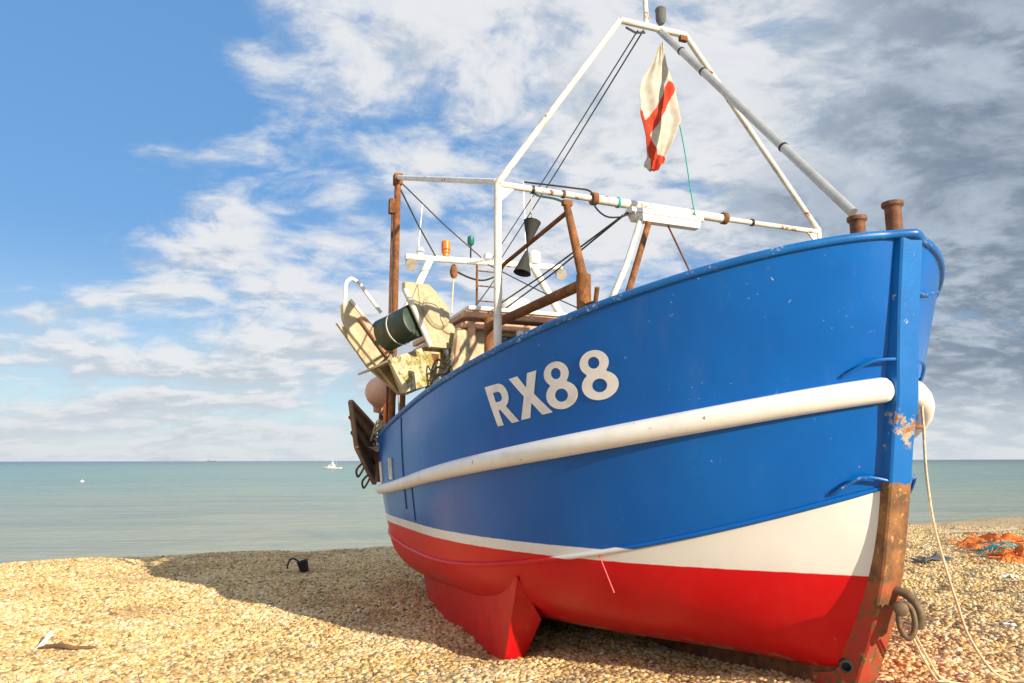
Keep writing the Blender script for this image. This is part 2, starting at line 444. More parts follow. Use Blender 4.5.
# ------------------------------------------------------------------ mesh helpers
class MB:
    def __init__(self):
        self.v, self.f = [], []

    def add(self, vs, fs):
        o = len(self.v)
        self.v += [tuple(p) for p in vs]
        self.f += [tuple(i + o for i in f) for f in fs]
        return self

    def tube(self, pts, r, n=12, caps=True, closed=False):
        pts = [Vector(p) for p in pts]
        k = len(pts)
        rs = r if isinstance(r, (list, tuple)) else [r] * k
        vs = []
        up = None
        for i, p in enumerate(pts):
            if closed:
                t = (pts[(i + 1) % k] - pts[i - 1]).normalized()
            elif i == 0:
                t = (pts[1] - p).normalized()
            elif i == k - 1:
                t = (p - pts[i - 1]).normalized()
            else:
                t = ((pts[i + 1] - p).normalized() + (p - pts[i - 1]).normalized()).normalized()
            if up is None:
                up = Vector((0, 0, 1)) if abs(t.z) < 0.9 else Vector((1, 0, 0))
            a = up.cross(t).normalized()
            up = t.cross(a).normalized()
            for j in range(n):
                w = 2 * math.pi * j / n
                vs.append(p + (a * math.cos(w) + up * math.sin(w)) * rs[i])
        fs = []
        m = k if closed else k - 1
        for i in range(m):
            for j in range(n):
                i2 = (i + 1) % k
                fs.append((i * n + j, i * n + (j + 1) % n, i2 * n + (j + 1) % n, i2 * n + j))
        if caps and not closed:
            fs.append(tuple(reversed(range(n))))
            fs.append(tuple((k - 1) * n + j for j in range(n)))
        return self.add(vs, fs)

    def box(self, c, s, rot=None, bev=0.0):
        c = Vector(c)
        hx, hy, hz = s[0] / 2, s[1] / 2, s[2] / 2
        if bev <= 0:
            pr = [(-hx, -hy, -hz), (hx, -hy, -hz), (hx, hy, -hz), (-hx, hy, -hz), (-hx, -hy, hz), (hx, -hy, hz), (hx, hy, hz), (-hx, hy, hz)]
            fs = [(3, 2, 1, 0), (4, 5, 6, 7), (0, 1, 5, 4), (1, 2, 6, 5), (2, 3, 7, 6), (3, 0, 4, 7)]
        else:
            bm = bmesh.new()
            bmesh.ops.create_cube(bm, size=1)
            for v in bm.verts:
                v.co = Vector((v.co.x * s[0], v.co.y * s[1], v.co.z * s[2]))
            bmesh.ops.bevel(bm, geom=list(bm.edges), offset=bev, segments=2, affect='EDGES', profile=0.6)
            bm.verts.index_update()
            pr = [tuple(v.co) for v in bm.verts]
            fs = [tuple(v.index for v in f.verts) for f in bm.faces]
            bm.free()
        M = rot if rot is not None else Matrix.Identity(3)
        return self.add([M @ Vector(p) + c for p in pr], fs)

    def bar(self, a, b, w, h, up=(0, 0, 1), bev=0.0):
        a, b = Vector(a), Vector(b)
        x = (b - a).normalized()
        y = Vector(up).cross(x).normalized()
        z = x.cross(y)
        R = Matrix((x, y, z)).transposed()
        return self.box((a + b) / 2, ((b - a).length, w, h), R, bev)

    def lathe(self, c, prof, axis=(0, 0, 1), n=20, caps=True):
        c = Vector(c)
        ax = Vector(axis).normalized()
        a = ax.orthogonal().normalized()
        b = ax.cross(a)
        vs = []
        for r, z in prof:
            for j in range(n):
                w = 2 * math.pi * j / n
                vs.append(c + ax * z + (a * math.cos(w) + b * math.sin(w)) * r)
        fs = []
        for i in range(len(prof) - 1):
            for j in range(n):
                fs.append((i * n + j, i * n + (j + 1) % n, (i + 1) * n + (j + 1) % n, (i + 1) * n + j))
        if caps:
            fs.append(tuple(reversed(range(n))))
            fs.append(tuple((len(prof) - 1) * n + j for j in range(n)))
        return self.add(vs, fs)

    def plate(self, pts, off):
        """outline given in 3D, thickened along vector off"""
        off = Vector(off)
        p = [Vector(q) for q in pts]
        k = len(p)
        vs = p + [q + off for q in p]
        fs = [tuple(range(k)), tuple(reversed(range(k, 2 * k)))]
        for i in range(k):
            j = (i + 1) % k
            fs.append((i, i + k, j + k, j))
        return self.add(vs, fs)

    def sphere(self, c, r, n=20, m=12, sc=(1, 1, 1)):
        prof = []
        c = Vector(c)
        vs, fs = [], []
        for i in range(m + 1):
            th = math.pi * i / m
            for j in range(n):
                ph = 2 * math.pi * j / n
                vs.append(c + Vector((sc[0] * r * math.sin(th) * math.cos(ph), sc[1] * r * math.sin(th) * math.sin(ph), sc[2] * r * math.cos(th))))
        for i in range(m):
            for j in range(n):
                fs.append((i * n + j, (i + 1) * n + j, (i + 1) * n + (j + 1) % n, i * n + (j + 1) % n))
        return self.add(vs, fs)

    def build(self, name, mat, parent=None, smooth=40, fix=True):
        me = bpy.data.meshes.new(name)
        me.from_pydata(self.v, [], self.f)
        if fix:
            bm = bmesh.new()
            bm.from_mesh(me)
            bmesh.ops.remove_doubles(bm, verts=bm.verts, dist=1e-5)
            bmesh.ops.recalc_face_normals(bm, faces=bm.faces)
            bm.to_mesh(me)
            bm.free()
        me.materials.append(MATS[mat])
        o = bpy.data.objects.new(name, me)
        COL.objects.link(o)
        if parent is not None:
            o.parent = parent
        if smooth:
            me.polygons.foreach_set('use_smooth', [True] * len(me.polygons))
            me.set_sharp_from_angle(angle=math.radians(smooth))
        return o


def T(pts, r, n=12):
    return MB().tube(pts, r, n)


def tag(o, label, cat, group=None, kind=None):
    if label:
        o['label'] = label
    if cat:
        o['category'] = cat
    if group:
        o['group'] = group
    if kind:
        o['kind'] = kind
    return o


def in_boat_frame(o):
    o.matrix_world = BM
    return o


def sstep(x, a, b):
    t = min(1, max(0, (x - a) / (b - a)))
    return t * t * (3 - 2 * t)


def smooth_path(pts, k=6):
    """Catmull-Rom through the points"""
    P = [Vector(p) for p in pts]
    out = []
    for i in range(len(P) - 1):
        p0, p1, p2, p3 = P[max(i - 1, 0)], P[i], P[i + 1], P[min(i + 2, len(P) - 1)]
        for j in range(k):
            t = j / k
            out.append(0.5 * ((2 * p1) + (p2 - p0) * t + (2 * p0 - 5 * p1 + 4 * p2 - p3) * t * t + (3 * p1 - p0 - 3 * p2 + p3) * t ** 3))
    out.append(P[-1])
    return out


# ------------------------------------------------------------------ beach, sea
CREST = 13.0


def gbase(u):
    z = 0.02 - 0.25 * sstep(u, 0.3, 4.2)
    if u > CREST - 1.0:
        d = u - (CREST - 1.0)
        z -= 0.19 * d * d / (d + 1.6)
    if u < -4:
        z += 0.03 * (-4 - u)
    return z


def ground(u, v):
    z = gbase(u)
    f = 1.0 if u < 16 else 0.5
    p = Vector((u * 0.55, v * 0.55, 0.3))
    z += f * 0.06 * mnoise.noise(p * 1.0)
    z += f * 0.042 * mnoise.noise(p * 2.6 + Vector((5, 1, 2)))
    # trodden, dug-over shingle on the landward right-hand side
    w = sstep(-v, 0.5, 3.0) * (1 - sstep(u, 7, 11))
    z += (0.022 + 0.06 * w) * mnoise.noise(p * 5.5 + Vector((2, 7, 4)))
    # scoured hollow round the bilge keel
    z -= 0.10 * math.exp(-(((u - 3.7) / 0.9) ** 2 + ((v - 1.7) / 0.7) ** 2))
    # the crest line wanders a little
    z += 0.06 * mnoise.noise(Vector((v * 0.18, 3.3, u * 0.05))) * sstep(u, 8, 13)
    return z


def lines(lo, f0, f1, hi, step, grow=1.25):
    a = list(np.arange(f0, f1 + 1e-6, step))
    s, x = step, f1
    while x < hi:
        s *= grow
        x += s
        a.append(x)
    s, x = step, f0
    while x > lo:
        s *= grow
        x -= s
        a.insert(0, x)
    return a


us = lines(-260, -5.0, 16.0, 45, 0.13)
vs_ = lines(-900, -17.0, 13.0, 700, 0.13)
vb = []
for u in us:
    for v in vs_:
        vb.append((u, v, ground(u, v) if -30 < u < 40 and abs(v) < 120 else gbase(u)))
nv = len(vs_)
fb = [(i * nv + j, (i + 1) * nv + j, (i + 1) * nv + j + 1, i * nv + j + 1) for i in range(len(us) - 1) for j in range(nv - 1)]
bmm = MB()
bmm.v, bmm.f = vb, fb
beach = bmm.build('beach', 'beach_shingle', None, smooth=0, fix=False)
beach.data.polygons.foreach_set('use_smooth', [True] * len(beach.data.polygons))
in_boat_frame(beach)
tag(beach, 'bank of golden shingle sloping towards the sea', 'beach', kind='structure')

# density of loose stones: full near the camera, thinning with distance
dens_v = []
for u, v, z in vb:
    p = Vector((u, v, 0))
    q = BM @ p
    d = math.hypot(q.x, q.y)
    az = abs(math.degrees(math.atan2(q.x, q.y)))
    w = 0.0
    if -5 < u < CREST + 1.5 and d < 24 and az < 47 and d > 3.2:
        w = 1.0 if d < 9 else max(0.22, 1.0 - (d - 9) * 0.085)
    dens_v.append(w)
sh_me = beach.data.copy()
sh_me.name = 'shingle'
at = sh_me.attributes.new('dens', 'FLOAT', 'POINT')
at.data.foreach_set('value', dens_v)
shingle = bpy.data.objects.new('shingle', sh_me)
COL.objects.link(shingle)
in_boat_frame(shingle)
tag(shingle, 'loose tan and brown pebbles covering the beach', 'shingle', kind='stuff')


def shingle_nodes():
    g = bpy.data.node_groups.new('shingle_scatter', 'GeometryNodeTree')
    g.interface.new_socket('Geometry', in_out='INPUT', socket_type='NodeSocketGeometry')
    g.interface.new_socket('Geometry', in_out='OUTPUT', socket_type='NodeSocketGeometry')
    nd, lk = g.nodes, g.links
    gi = nd.new('NodeGroupInput')
    go = nd.new('NodeGroupOutput')
    join = nd.new('GeometryNodeJoinGeometry')
    for k in range(5):
        ico = nd.new('GeometryNodeMeshIcoSphere')
        ico.inputs['Radius'].default_value = 1.0
        ico.inputs['Subdivisions'].default_value = 2
        tx = nd.new('ShaderNodeTexNoise')
        tx.noise_dimensions = '4D'
        tx.inputs['W'].default_value = 3.7 * k
        tx.inputs['Scale'].default_value = 0.9
        tx.inputs['Detail'].default_value = 1.0
        sub = nd.new('ShaderNodeVectorMath')
        sub.operation = 'SUBTRACT'
        sub.inputs[1].default_value = (0.5, 0.5, 0.5)
        lk.new(tx.outputs['Color'], sub.inputs[0])
        sc = nd.new('ShaderNodeVectorMath')
        sc.operation = 'SCALE'
        sc.inputs['Scale'].default_value = 0.9
        lk.new(sub.outputs[0], sc.inputs[0])
        sp = nd.new('GeometryNodeSetPosition')
        lk.new(ico.outputs['Mesh'], sp.inputs['Geometry'])
        lk.new(sc.outputs[0], sp.inputs['Offset'])
        tr = nd.new('GeometryNodeTransform')
        tr.inputs['Scale'].default_value = [(1.15, 0.85, 0.55), (1.0, 0.9, 0.7), (1.3, 0.8, 0.6), (0.95, 0.95, 0.5), (1.1, 0.75, 0.75)][k]
        lk.new(sp.outputs[0], tr.inputs['Geometry'])
        sm = nd.new('GeometryNodeSetMaterial')
        sm.inputs['Material'].default_value = MATS['pebble']
        lk.new(tr.outputs[0], sm.inputs['Geometry'])
        ss = nd.new('GeometryNodeSetShadeSmooth')
        lk.new(sm.outputs[0], ss.inputs[0])
        g2i = nd.new('GeometryNodeGeometryToInstance')
        lk.new(ss.outputs[0], g2i.inputs[0])
        lk.new(g2i.outputs[0], join.inputs[0])
    dp = nd.new('GeometryNodeDistributePointsOnFaces')
    na = nd.new('GeometryNodeInputNamedAttribute')
    na.data_type = 'FLOAT'
    na.inputs['Name'].default_value = 'dens'
    mu = nd.new('ShaderNodeMath')
    mu.operation = 'MULTIPLY'
    mu.inputs[1].default_value = 2700.0
    lk.new([s for s in na.outputs if s.name == 'Attribute' and s.enabled][0], mu.inputs[0])
    lk.new(gi.outputs[0], dp.inputs['Mesh'])
    lk.new(mu.outputs[0], dp.inputs['Density'])
    ip = nd.new('GeometryNodeInstanceOnPoints')
    lk.new(dp.outputs['Points'], ip.inputs['Points'])
    lk.new(join.outputs[0], ip.inputs['Instance'])
    ip.inputs['Pick Instance'].default_value = True
    rr = nd.new('FunctionNodeRandomValue')
    rr.data_type = 'FLOAT_VECTOR'
    rr.inputs[0].default_value = (-0.5, -0.5, 0.0)
    rr.inputs[1].default_value = (0.5, 0.5, 6.283)
    lk.new(rr.outputs[0], ip.inputs['Rotation'])
    rs = nd.new('FunctionNodeRandomValue')
    rs.data_type = 'FLOAT'
    rs.inputs[2].default_value = 0.0
    rs.inputs[3].default_value = 1.0
    rs.inputs['Seed'].default_value = 4
    pw = nd.new('ShaderNodeMath')
    pw.operation = 'POWER'
    pw.inputs[1].default_value = 4.0
    lk.new(rs.outputs[1], pw.inputs[0])
    ma = nd.new('ShaderNodeMath')
    ma.operation = 'MULTIPLY_ADD'
    ma.inputs[1].default_value = 0.028
    ma.inputs[2].default_value = 0.0072
    lk.new(pw.outputs[0], ma.inputs[0])
    lk.new(ma.outputs[0], ip.inputs['Scale'])
    st = nd.new('GeometryNodeStoreNamedAttribute')
    st.data_type = 'FLOAT'
    st.domain = 'INSTANCE'
    st.inputs['Name'].default_value = 'peb'
    rc = nd.new('FunctionNodeRandomValue')
    rc.data_type = 'FLOAT'
    rc.inputs['Seed'].default_value = 9
    lk.new(rc.outputs[1], [s for s in st.inputs if s.name == 'Value' and s.enabled][0])
    lk.new(ip.outputs[0], st.inputs['Geometry'])
    lk.new(st.outputs[0], go.inputs[0])
    return g


md = shingle.modifiers.new('scatter', 'NODES')
md.node_group = shingle_nodes()

SEA_Z = -3.0
m_ = MB()
xs = [-40000, -8000, -1500, -300, -60, 0, 60, 300, 1500, 8000, 40000]
ys = [8, 20, 40, 80, 160, 400, 1200, 5000, 20000, 50000]
m_.v = [(x, y, SEA_Z) for y in ys for x in xs]
m_.f = [(j * 11 + i, j * 11 + i + 1, (j + 1) * 11 + i + 1, (j + 1) * 11 + i) for j in range(len(ys) - 1) for i in range(10)]
sea = m_.build('sea', 'sea_water', None, smooth=0)
tag(sea, 'calm grey green sea stretching to the horizon', 'sea', kind='structure')

# ------------------------------------------------------------------ hull form
LEN = 8.4
PS = [-8.699935855817408e-05, 0.0008873478375527832, -0.003605657222779184, 0.02017475502582017, -0.25305617737530606, 3.081933779114828]
PF = [0.0006324856786215411, -0.010007075343254672, 0.06366049471726933, -0.30262790098374404, 2.119785401428588]
PC = [-0.0007173882620098505, 0.010542269971079715, -0.06040213832617207, 0.2131752992295149, -0.6239966255337679, 1.5824711178677608]
WL_BLUE, WL_RED = 0.915, 0.825


def pv(p, u, lim, slope):
    if u <= lim:
        return float(np.polyval(p, u))
    return float(np.polyval(p, lim)) + slope * (u - lim)


def z_sheer(u):
    return pv(PS, u, 6.3, -0.12)


def z_strake(u):
    return pv(PF, u, 6.3, -0.04)


def z_chine(u):
    return pv(PC, u, 5.3, 0.06)


def l3(k, a, b, c):
    return a * (1 - k) * (1 - 2 * k) + b * 4 * k * (1 - k) + c * k * (2 * k - 1)


def plan(u, k):
    """half breadth at station u, level k (0 chine, 1 sheer)"""
    B, u0, p, q, e = l3(k, 2.07, 2.19, 2.24), l3(k, .26, .13, 0), l3(k, 2.1, 2.3, 2.35), l3(k, .80, .73, .615), l3(k, 1., .9, .85)
    t = min(1, max(0, (u - u0) / (4.6 - u0)))
    s = max(0, (u - 5.9) / (LEN - 5.9))
    return B * (1 - (1 - t) ** p) ** q - e * s * s


def u_start(k):
    return l3(k, .26, .13, 0)


def hull_pt(u, k):
    zs, zc = z_sheer(u), z_chine(u)
    return Vector((u, plan(u, k), zc + (zs - zc) * k))


def k_at(u, z):
    zs, zc = z_sheer(u), z_chine(u)
    return (z - zc) / (zs - zc)


def hull_n(u, k):
    a = hull_pt(u + 0.01, k) - hull_pt(max(u - 0.01, u_start(k)), k)
    b = hull_pt(u, k + 0.01) - hull_pt(u, k - 0.01)
    n = a.cross(b)
    n.normalize()
    return n if n.y > 0 else -n


def z_keel(u):
    return gbase(u) + 0.10 if u > 0.7 else 0.13


KEEL_U0 = 0.66


def low_pt(s, m):
    uc = u_start(0) + s * (LEN - u_start(0))
    uk = KEEL_U0 + s * (LEN - 0.25 - KEEL_U0)
    zc, vc = z_chine(uc), plan(uc, 0)
    zk = z_keel(uk) + 0.10 * sstep(s, 0.8, 1.0)
    th = m * math.pi / 2
    f = 0.80
    ex = 1.0 - 0.22 * sstep(s, 0.45, 0.75)
    f += 0.05 * sstep(s, 0.4, 0.7)
    vr = f * max(0.0, math.cos(th)) ** ex + (1 - f) * (1 - m)
    zr = f * math.sin(th) ** ex + (1 - f) * m
    vk = 0.05 * min(1, s * 12)
    vr *= 1 - 0.62 * math.sin(math.pi * 0.9 * m ** 0.7) * math.exp(-(uc - 0.26) / 0.5)
    return Vector((uc + (uk - uc) * zr ** 1.9, vk + (vc - vk) * vr if s > 0 else 0.0, zc + (zk - zc) * zr))


# ------------------------------------------------------------------ the boat
boat = bpy.data.objects.new('fishing_boat', None)
COL.objects.link(boat)
boat.matrix_world = BM
boat.empty_display_size = 0.5
tag(boat, 'large blue, white and red fishing boat marked RX88 hauled up on the shingle', 'fishing boat')

NS, NK, NM = 110, 16, 18
stn = [(i / (NS - 1)) ** 2.0 for i in range(NS)]
hv, hf, hc = [], [], []


def grid(rows, cols, fn, flip=False):
    o = len(hv)
    for r in range(rows):
        for c in range(cols):
            p, l1, l2 = fn(r, c)
            hv.append(tuple(p))
            hc.append((l1, l2))
    for r in range(rows - 1):
        for c in range(cols - 1):
            q = (o + r * cols + c, o + r * cols + c + 1, o + (r + 1) * cols + c + 1, o + (r + 1) * cols + c)
            hf.append(tuple(reversed(q)) if flip else q)


def paint_lines(p):
    zc = z_chine(p.x)
    return p.z - max(WL_BLUE, zc - 0.012), p.z - WL_RED


for side in (1, -1):
    def up_fn(r, c, side=side):
        k = 1 - r / (NK - 1)
        u0 = u_start(k)
        p = hull_pt(u0 + stn[c] * (LEN - u0), k)
        a, b_ = paint_lines(p)
        return Vector((p.x, p.y * side, p.z)), a, b_

    def lo_fn(r, c, side=side):
        p = low_pt(stn[c], r / (NM - 1))
        a, b_ = paint_lines(p)
        if r == 0:
            a = min(a, -0.0005) if p.x < 1.7 else a
        return Vector((p.x, p.y * side, p.z)), a, b_
    grid(NK, NS, up_fn, side < 0)
    grid(NM, NS, lo_fn, side < 0)
# transom
o = len(hv)
ring = [hull_pt(LEN, 1 - r / (NK - 1)) for r in range(NK)] + [low_pt(1.0, r / (NM - 1)) for r in range(1, NM)]
for p in ring:
    for sgn in (1, -1):
        hv.append((p.x, p.y * sgn, p.z))
        hc.append(paint_lines(p))
for i in range(len(ring) - 1):
    hf.append((o + 2 * i, o + 2 * i + 1, o + 2 * i + 3, o + 2 * i + 2))
hm = MB()
hm.v, hm.f = hv, hf
hull = hm.build('hull', 'hull_paint', boat, smooth=0, fix=False)
for nm, idx in (('line_blue', 0), ('line_red', 1)):
    a = hull.data.attributes.new(nm, 'FLOAT', 'POINT')
    a.data.foreach_set('value', [c[idx] for c in hc])
hull.data.polygons.foreach_set('use_smooth', [True] * len(hull.data.polygons))
bm = bmesh.new()
bm.from_mesh(hull.data)
bmesh.ops.recalc_face_normals(bm, faces=bm.faces)
bm.to_mesh(hull.data)
bm.free()

# deck and inner side of the bulwark
dk = MB()
dv = []
for i in range(60):
    u = 0.25 + (LEN - 0.3) * (i / 59) ** 1.3
    z = z_sheer(u) - 0.70
    w = max(0.02, plan(u, min(1, k_at(u, z))) - 0.05)
    dv.append((u, w, z))
vsx = []
for u, w, z in dv:
    vsx += [(u, w, z), (u, -w, z)]
dk.add(vsx, [(2 * i, 2 * i + 2, 2 * i + 3, 2 * i + 1) for i in range(59)])
dk.build('deck', 'deck_paint', boat, smooth=0)
for sgn in (1, -1):
    iw = MB()
    vv = []
    for i in range(60):
        u = 0.10 + (LEN - 0.12) * (i / 59) ** 1.3
        zt = z_sheer(u) - 0.01
        for j in range(5):
            z = zt - 0.70 * j / 4
            w = max(0.01, plan(u, min(1, k_at(u, z))) - 0.05)
            vv.append((u, sgn * w, z))
    iw.add(vv, [(i * 5 + j, i * 5 + j + 1, (i + 1) * 5 + j + 1, (i + 1) * 5 + j) for i in range(59) for j in range(4)])
    iw.build('bulwark_lining', 'deck_paint', boat, smooth=60)

# gunwale rail following the sheer round the bow: one rounded bar
rail = []
for sgn in (1, -1):
    side = []
    for i in range(90):
        u = LEN * (i / 89) ** 2.2
        p = hull_pt(u, 1)
        side.append(Vector((u - 0.055 * max(0.0, 1 - abs(p.y) / 0.16), sgn * p.y, p.z + 0.004)))
    rail.append(side)
path = list(reversed(rail[0])) + rail[1][1:]


def sweep(path, prof, name, mat, parent, closed_prof=True, outward=None):
    """profile points (side, up) swept along a path; side points away from the centre line"""
    vs, fs = [], []
    n = len(prof)
    for i, p in enumerate(path):
        t = (path[min(i + 1, len(path) - 1)] - path[max(i - 1, 0)]).normalized()
        s = t.cross(Vector((0, 0, 1))).normalized()
        if outward == 'port' or outward == 'starboard':
            if (s.y < 0) == (outward == 'starboard'):
                s = -s
        for a, b_ in prof:
            vs.append(p + s * a + Vector((0, 0, b_)))
    for i in range(len(path) - 1):
        for j in range(n):
            fs.append((i * n + j, i * n + (j + 1) % n, (i + 1) * n + (j + 1) % n, (i + 1) * n + j))
    fs.append(tuple(range(n)))
    fs.append(tuple((len(path) - 1) * n + j for j in reversed(range(n))))
    return MB().add(vs, fs).build(name, mat, parent, smooth=50)


# direction of travel: starboard stern -> bow -> port stern; side vector sign
tst = (path[40] - path[39]).cross(Vector((0, 0, 1)))
sg = 1 if tst.y > 0 else -1
prof = [(sg * a, b_) for a, b_ in [(-0.06, 0.012), (-0.05, 0.024), (0.012, 0.024), (0.024, 0.016), (0.028, 0.0), (0.025, -0.022), (0.014, -0.032), (-0.01, -0.034), (-0.06, -0.025)]]
sweep(path, prof, 'gunwale_rail', 'blue_worn', boat)

# rubbing strakes (white half-round), chine rails
for sgn, nm in ((1, 'starboard'), (-1, 'port')):
    pts, rs = [], []
    n = 80
    for i in range(n):
        f = i / (n - 1)
        u = 0.205 + (LEN - 0.24) * f ** 1.8
        k = k_at(u, z_strake(u))
        p = hull_pt(u, k) + hull_n(u, k) * 0.02
        pts.append(Vector((p.x, sgn * p.y, p.z)))
        rs.append(0.084 if u < 2 else max(0.064, 0.084 - 0.005 * (u - 2)))
    d0 = (pts[0] - pts[1]).normalized()
    pts = [pts[0] + d0 * 0.055, pts[0] + d0 * 0.045, pts[0] + d0 * 0.025] + pts
    rs = [0.03, 0.058, 0.078] + rs
    st_ = T(pts, rs, 16).build('rubbing_strake', 'white_strake', boat, smooth=60)
    pts = []
    for i in range(90):
        f = i / 89
        u = 0.30 + (LEN - 0.5) * f ** 1.6
        p = hull_pt(u, 0.0)
        pts.append(Vector((p.x, sgn * (p.y + 0.004), p.z)))
    mb = T(pts, [0.012 + 0.009 * min(1, i / 6) for i in range(90)], 10)
    o = mb.build('chine_rail', 'hull_paint', boat, smooth=60, fix=False)
    la, lb = [], []
    for vtx in o.data.vertices:
        u = vtx.co.x
        la.append((vtx.co.z - z_chine(u)) + (1.63 - u) * 0.30)
        lb.append(0.5 if u < 1.63 else vtx.co.z + 0.01 - WL_RED)
    o.data.attributes.new('line_blue', 'FLOAT', 'POINT').data.foreach_set('value', la)
    o.data.attributes.new('line_red', 'FLOAT', 'POINT').data.foreach_set('value', lb)

# stem post
prof_s = [(-0.012, 3.075), (-0.005, 3.0), (0.05, 2.65), (0.095, 2.30), (0.13, 1.99), (0.181, 1.79), (0.238, 1.466), (0.30, 1.15), (0.375, .808), (0.489, .468), (0.585, .25), (0.66, .10), (0.78, .00), (1.0, -0.06)]
sp_ = smooth_path([(a, 0, b_) for a, b_ in prof_s], 5)
vs, fs = [], []
HW = 0.098
for i, p in enumerate(sp_):
    t = (sp_[min(i + 1, len(sp_) - 1)] - sp_[max(i - 1, 0)]).normalized()
    nfw = Vector((t.z, 0, -t.x))
    if nfw.x > 0:
        nfw = -nfw
    fwd, aft, cb = 0.022, -0.14, 0.012
    for a, b_ in ((aft, HW), (fwd - cb, HW), (fwd, HW - cb), (fwd, -HW + cb), (fwd - cb, -HW), (aft, -HW)):
        q = p + nfw * a
        vs.append((q.x, b_, q.z))
n6 = len(sp_)
for i in range(n6 - 1):
    for j in range(6):
        fs.append((i * 6 + j, i * 6 + (j + 1) % 6, (i + 1) * 6 + (j + 1) % 6, (i + 1) * 6 + j))
fs += [tuple(range(6)), tuple((n6 - 1) * 6 + j for j in reversed(range(6)))]
stem = MB().add(vs, fs).build('stem_post', 'stem_paint', boat, smooth=35)

# keel bar under the hull
kv, kf = [], []
ku = [0.8 + (LEN - 1.0) * i / 24 for i in range(25)]
for u in ku:
    zt, zb = z_keel(u) + 0.05, gbase(u) - 0.04
    kv += [(u, 0.07, zt), (u, 0.07, zb), (u, -0.07, zb), (u, -0.07, zt)]
for i in range(24):
    for j in range(4):
        kf.append((i * 4 + j, i * 4 + (j + 1) % 4, (i + 1) * 4 + (j + 1) % 4, (i + 1) * 4 + j))
kf += [(0, 1, 2, 3), (99, 98, 97, 96)]
MB().add(kv, kf).build('keel', 'rust_dark', boat, smooth=30)

# bilge keels: hollow-sided fins with a raked, triangular front face
paint('bilge_red', (0.66, 0.006, 0.010), 0.4, var=0.15, scale=5, rust=0.06, rustcol=(0.28, 0.19, 0.09), rscale=8)
for sgn in (1, -1):
    # each section: outer root on the hull, foot outer, foot inner, inner root
    root = [(2.70, 1.735, .60), (3.20, 1.70, .44), (4.00, 1.66, .26), (4.8, 1.68, .23), (5.6, 1.68, .20), (6.4, 1.58, .18), (7.2, 1.36, .22)]
    foot = [(2.72, 1.725, .565), (3.40, 1.585, -.33), (3.95, 1.58, -.33), (4.8, 1.58, -.30), (5.6, 1.56, -.29), (6.4, 1.48, -.28), (7.2, 1.28, -.10)]
    fin = [(2.73, 1.70, .55), (3.34, 1.43, -.30), (3.95, 1.42, -.33), (4.8, 1.42, -.30), (5.6, 1.40, -.29), (6.4, 1.32, -.28), (7.2, 1.14, -.10)]
    inn = [(2.74, 1.68, .54), (3.02, 1.36, .16), (3.9, 1.20, .10), (4.8, 1.2, .07), (5.6, 1.2, .05), (6.4, 1.1, .08), (7.2, 1.0, .15)]
    vs, fs = [], []
    for i in range(7):
        for q in (root[i], foot[i], fin[i], inn[i]):
            vs.append((q[0], sgn * q[1], q[2]))
    for i in range(6):
        for j in range(3):
            fs.append((i * 4 + j, i * 4 + j + 1, (i + 1) * 4 + j + 1, (i + 1) * 4 + j))
    fs += [(0, 1, 2, 3), (24, 25, 26, 27)]
    MB().add(vs, fs).build('bilge_keel', 'bilge_red', boat, smooth=25)


# registration number on the starboard bow: R X 8 8
def ell(cx, cy, rx, ry, n=36):
    return [(cx + rx * math.cos(2 * math.pi * i / n), cy + ry * math.sin(2 * math.pi * i / n)) for i in range(n)]


def eight():
    def hw(y):
        a = 1 - ((y - .745) / .257) ** 2
        b_ = 1 - ((y - .29) / .29) ** 2
        a = .405 * math.sqrt(a) if a > 0 else 0
        b_ = .5 * math.sqrt(b_) if b_ > 0 else 0
        return max(a, b_)
    ysm = [0.5 - 0.5 * math.cos(math.pi * i / 48) for i in range(49)]
    ysm = [y * 1.0 for y in ysm]
    right = [(.5 + hw(min(max(y, 0.0008), 1.0015)), y) for y in ysm]
    left = [(.5 - hw(min(max(y, 0.0008), 1.0015)), y) for y in reversed(ysm[1:-1])]
    return [right + left, ell(.5, .752, .155, .118), ell(.5, .287, .20, .135)]


GL_R = [[(0, 0), (.29, 0), (.29, .37), (.37, .37), (.67, 0), (1, 0), (.66, .42), (.79, .49), (.87, .59), (.90, .71), (.87, .83), (.79, .93), (.66, .99), (.55, 1), (0, 1)],
        [(.29, .57), (.29, .81), (.49, .81), (.57, .785), (.605, .74), (.615, .69), (.605, .64), (.57, .595), (.49, .57)]]
GL_X = [[(0, 0), (.31, 0), (.5, .325), (.69, 0), (1, 0), (.67, .505), (.97, 1), (.67, 1), (.5, .69), (.34, 1), (.03, 1), (.34, .505)]]


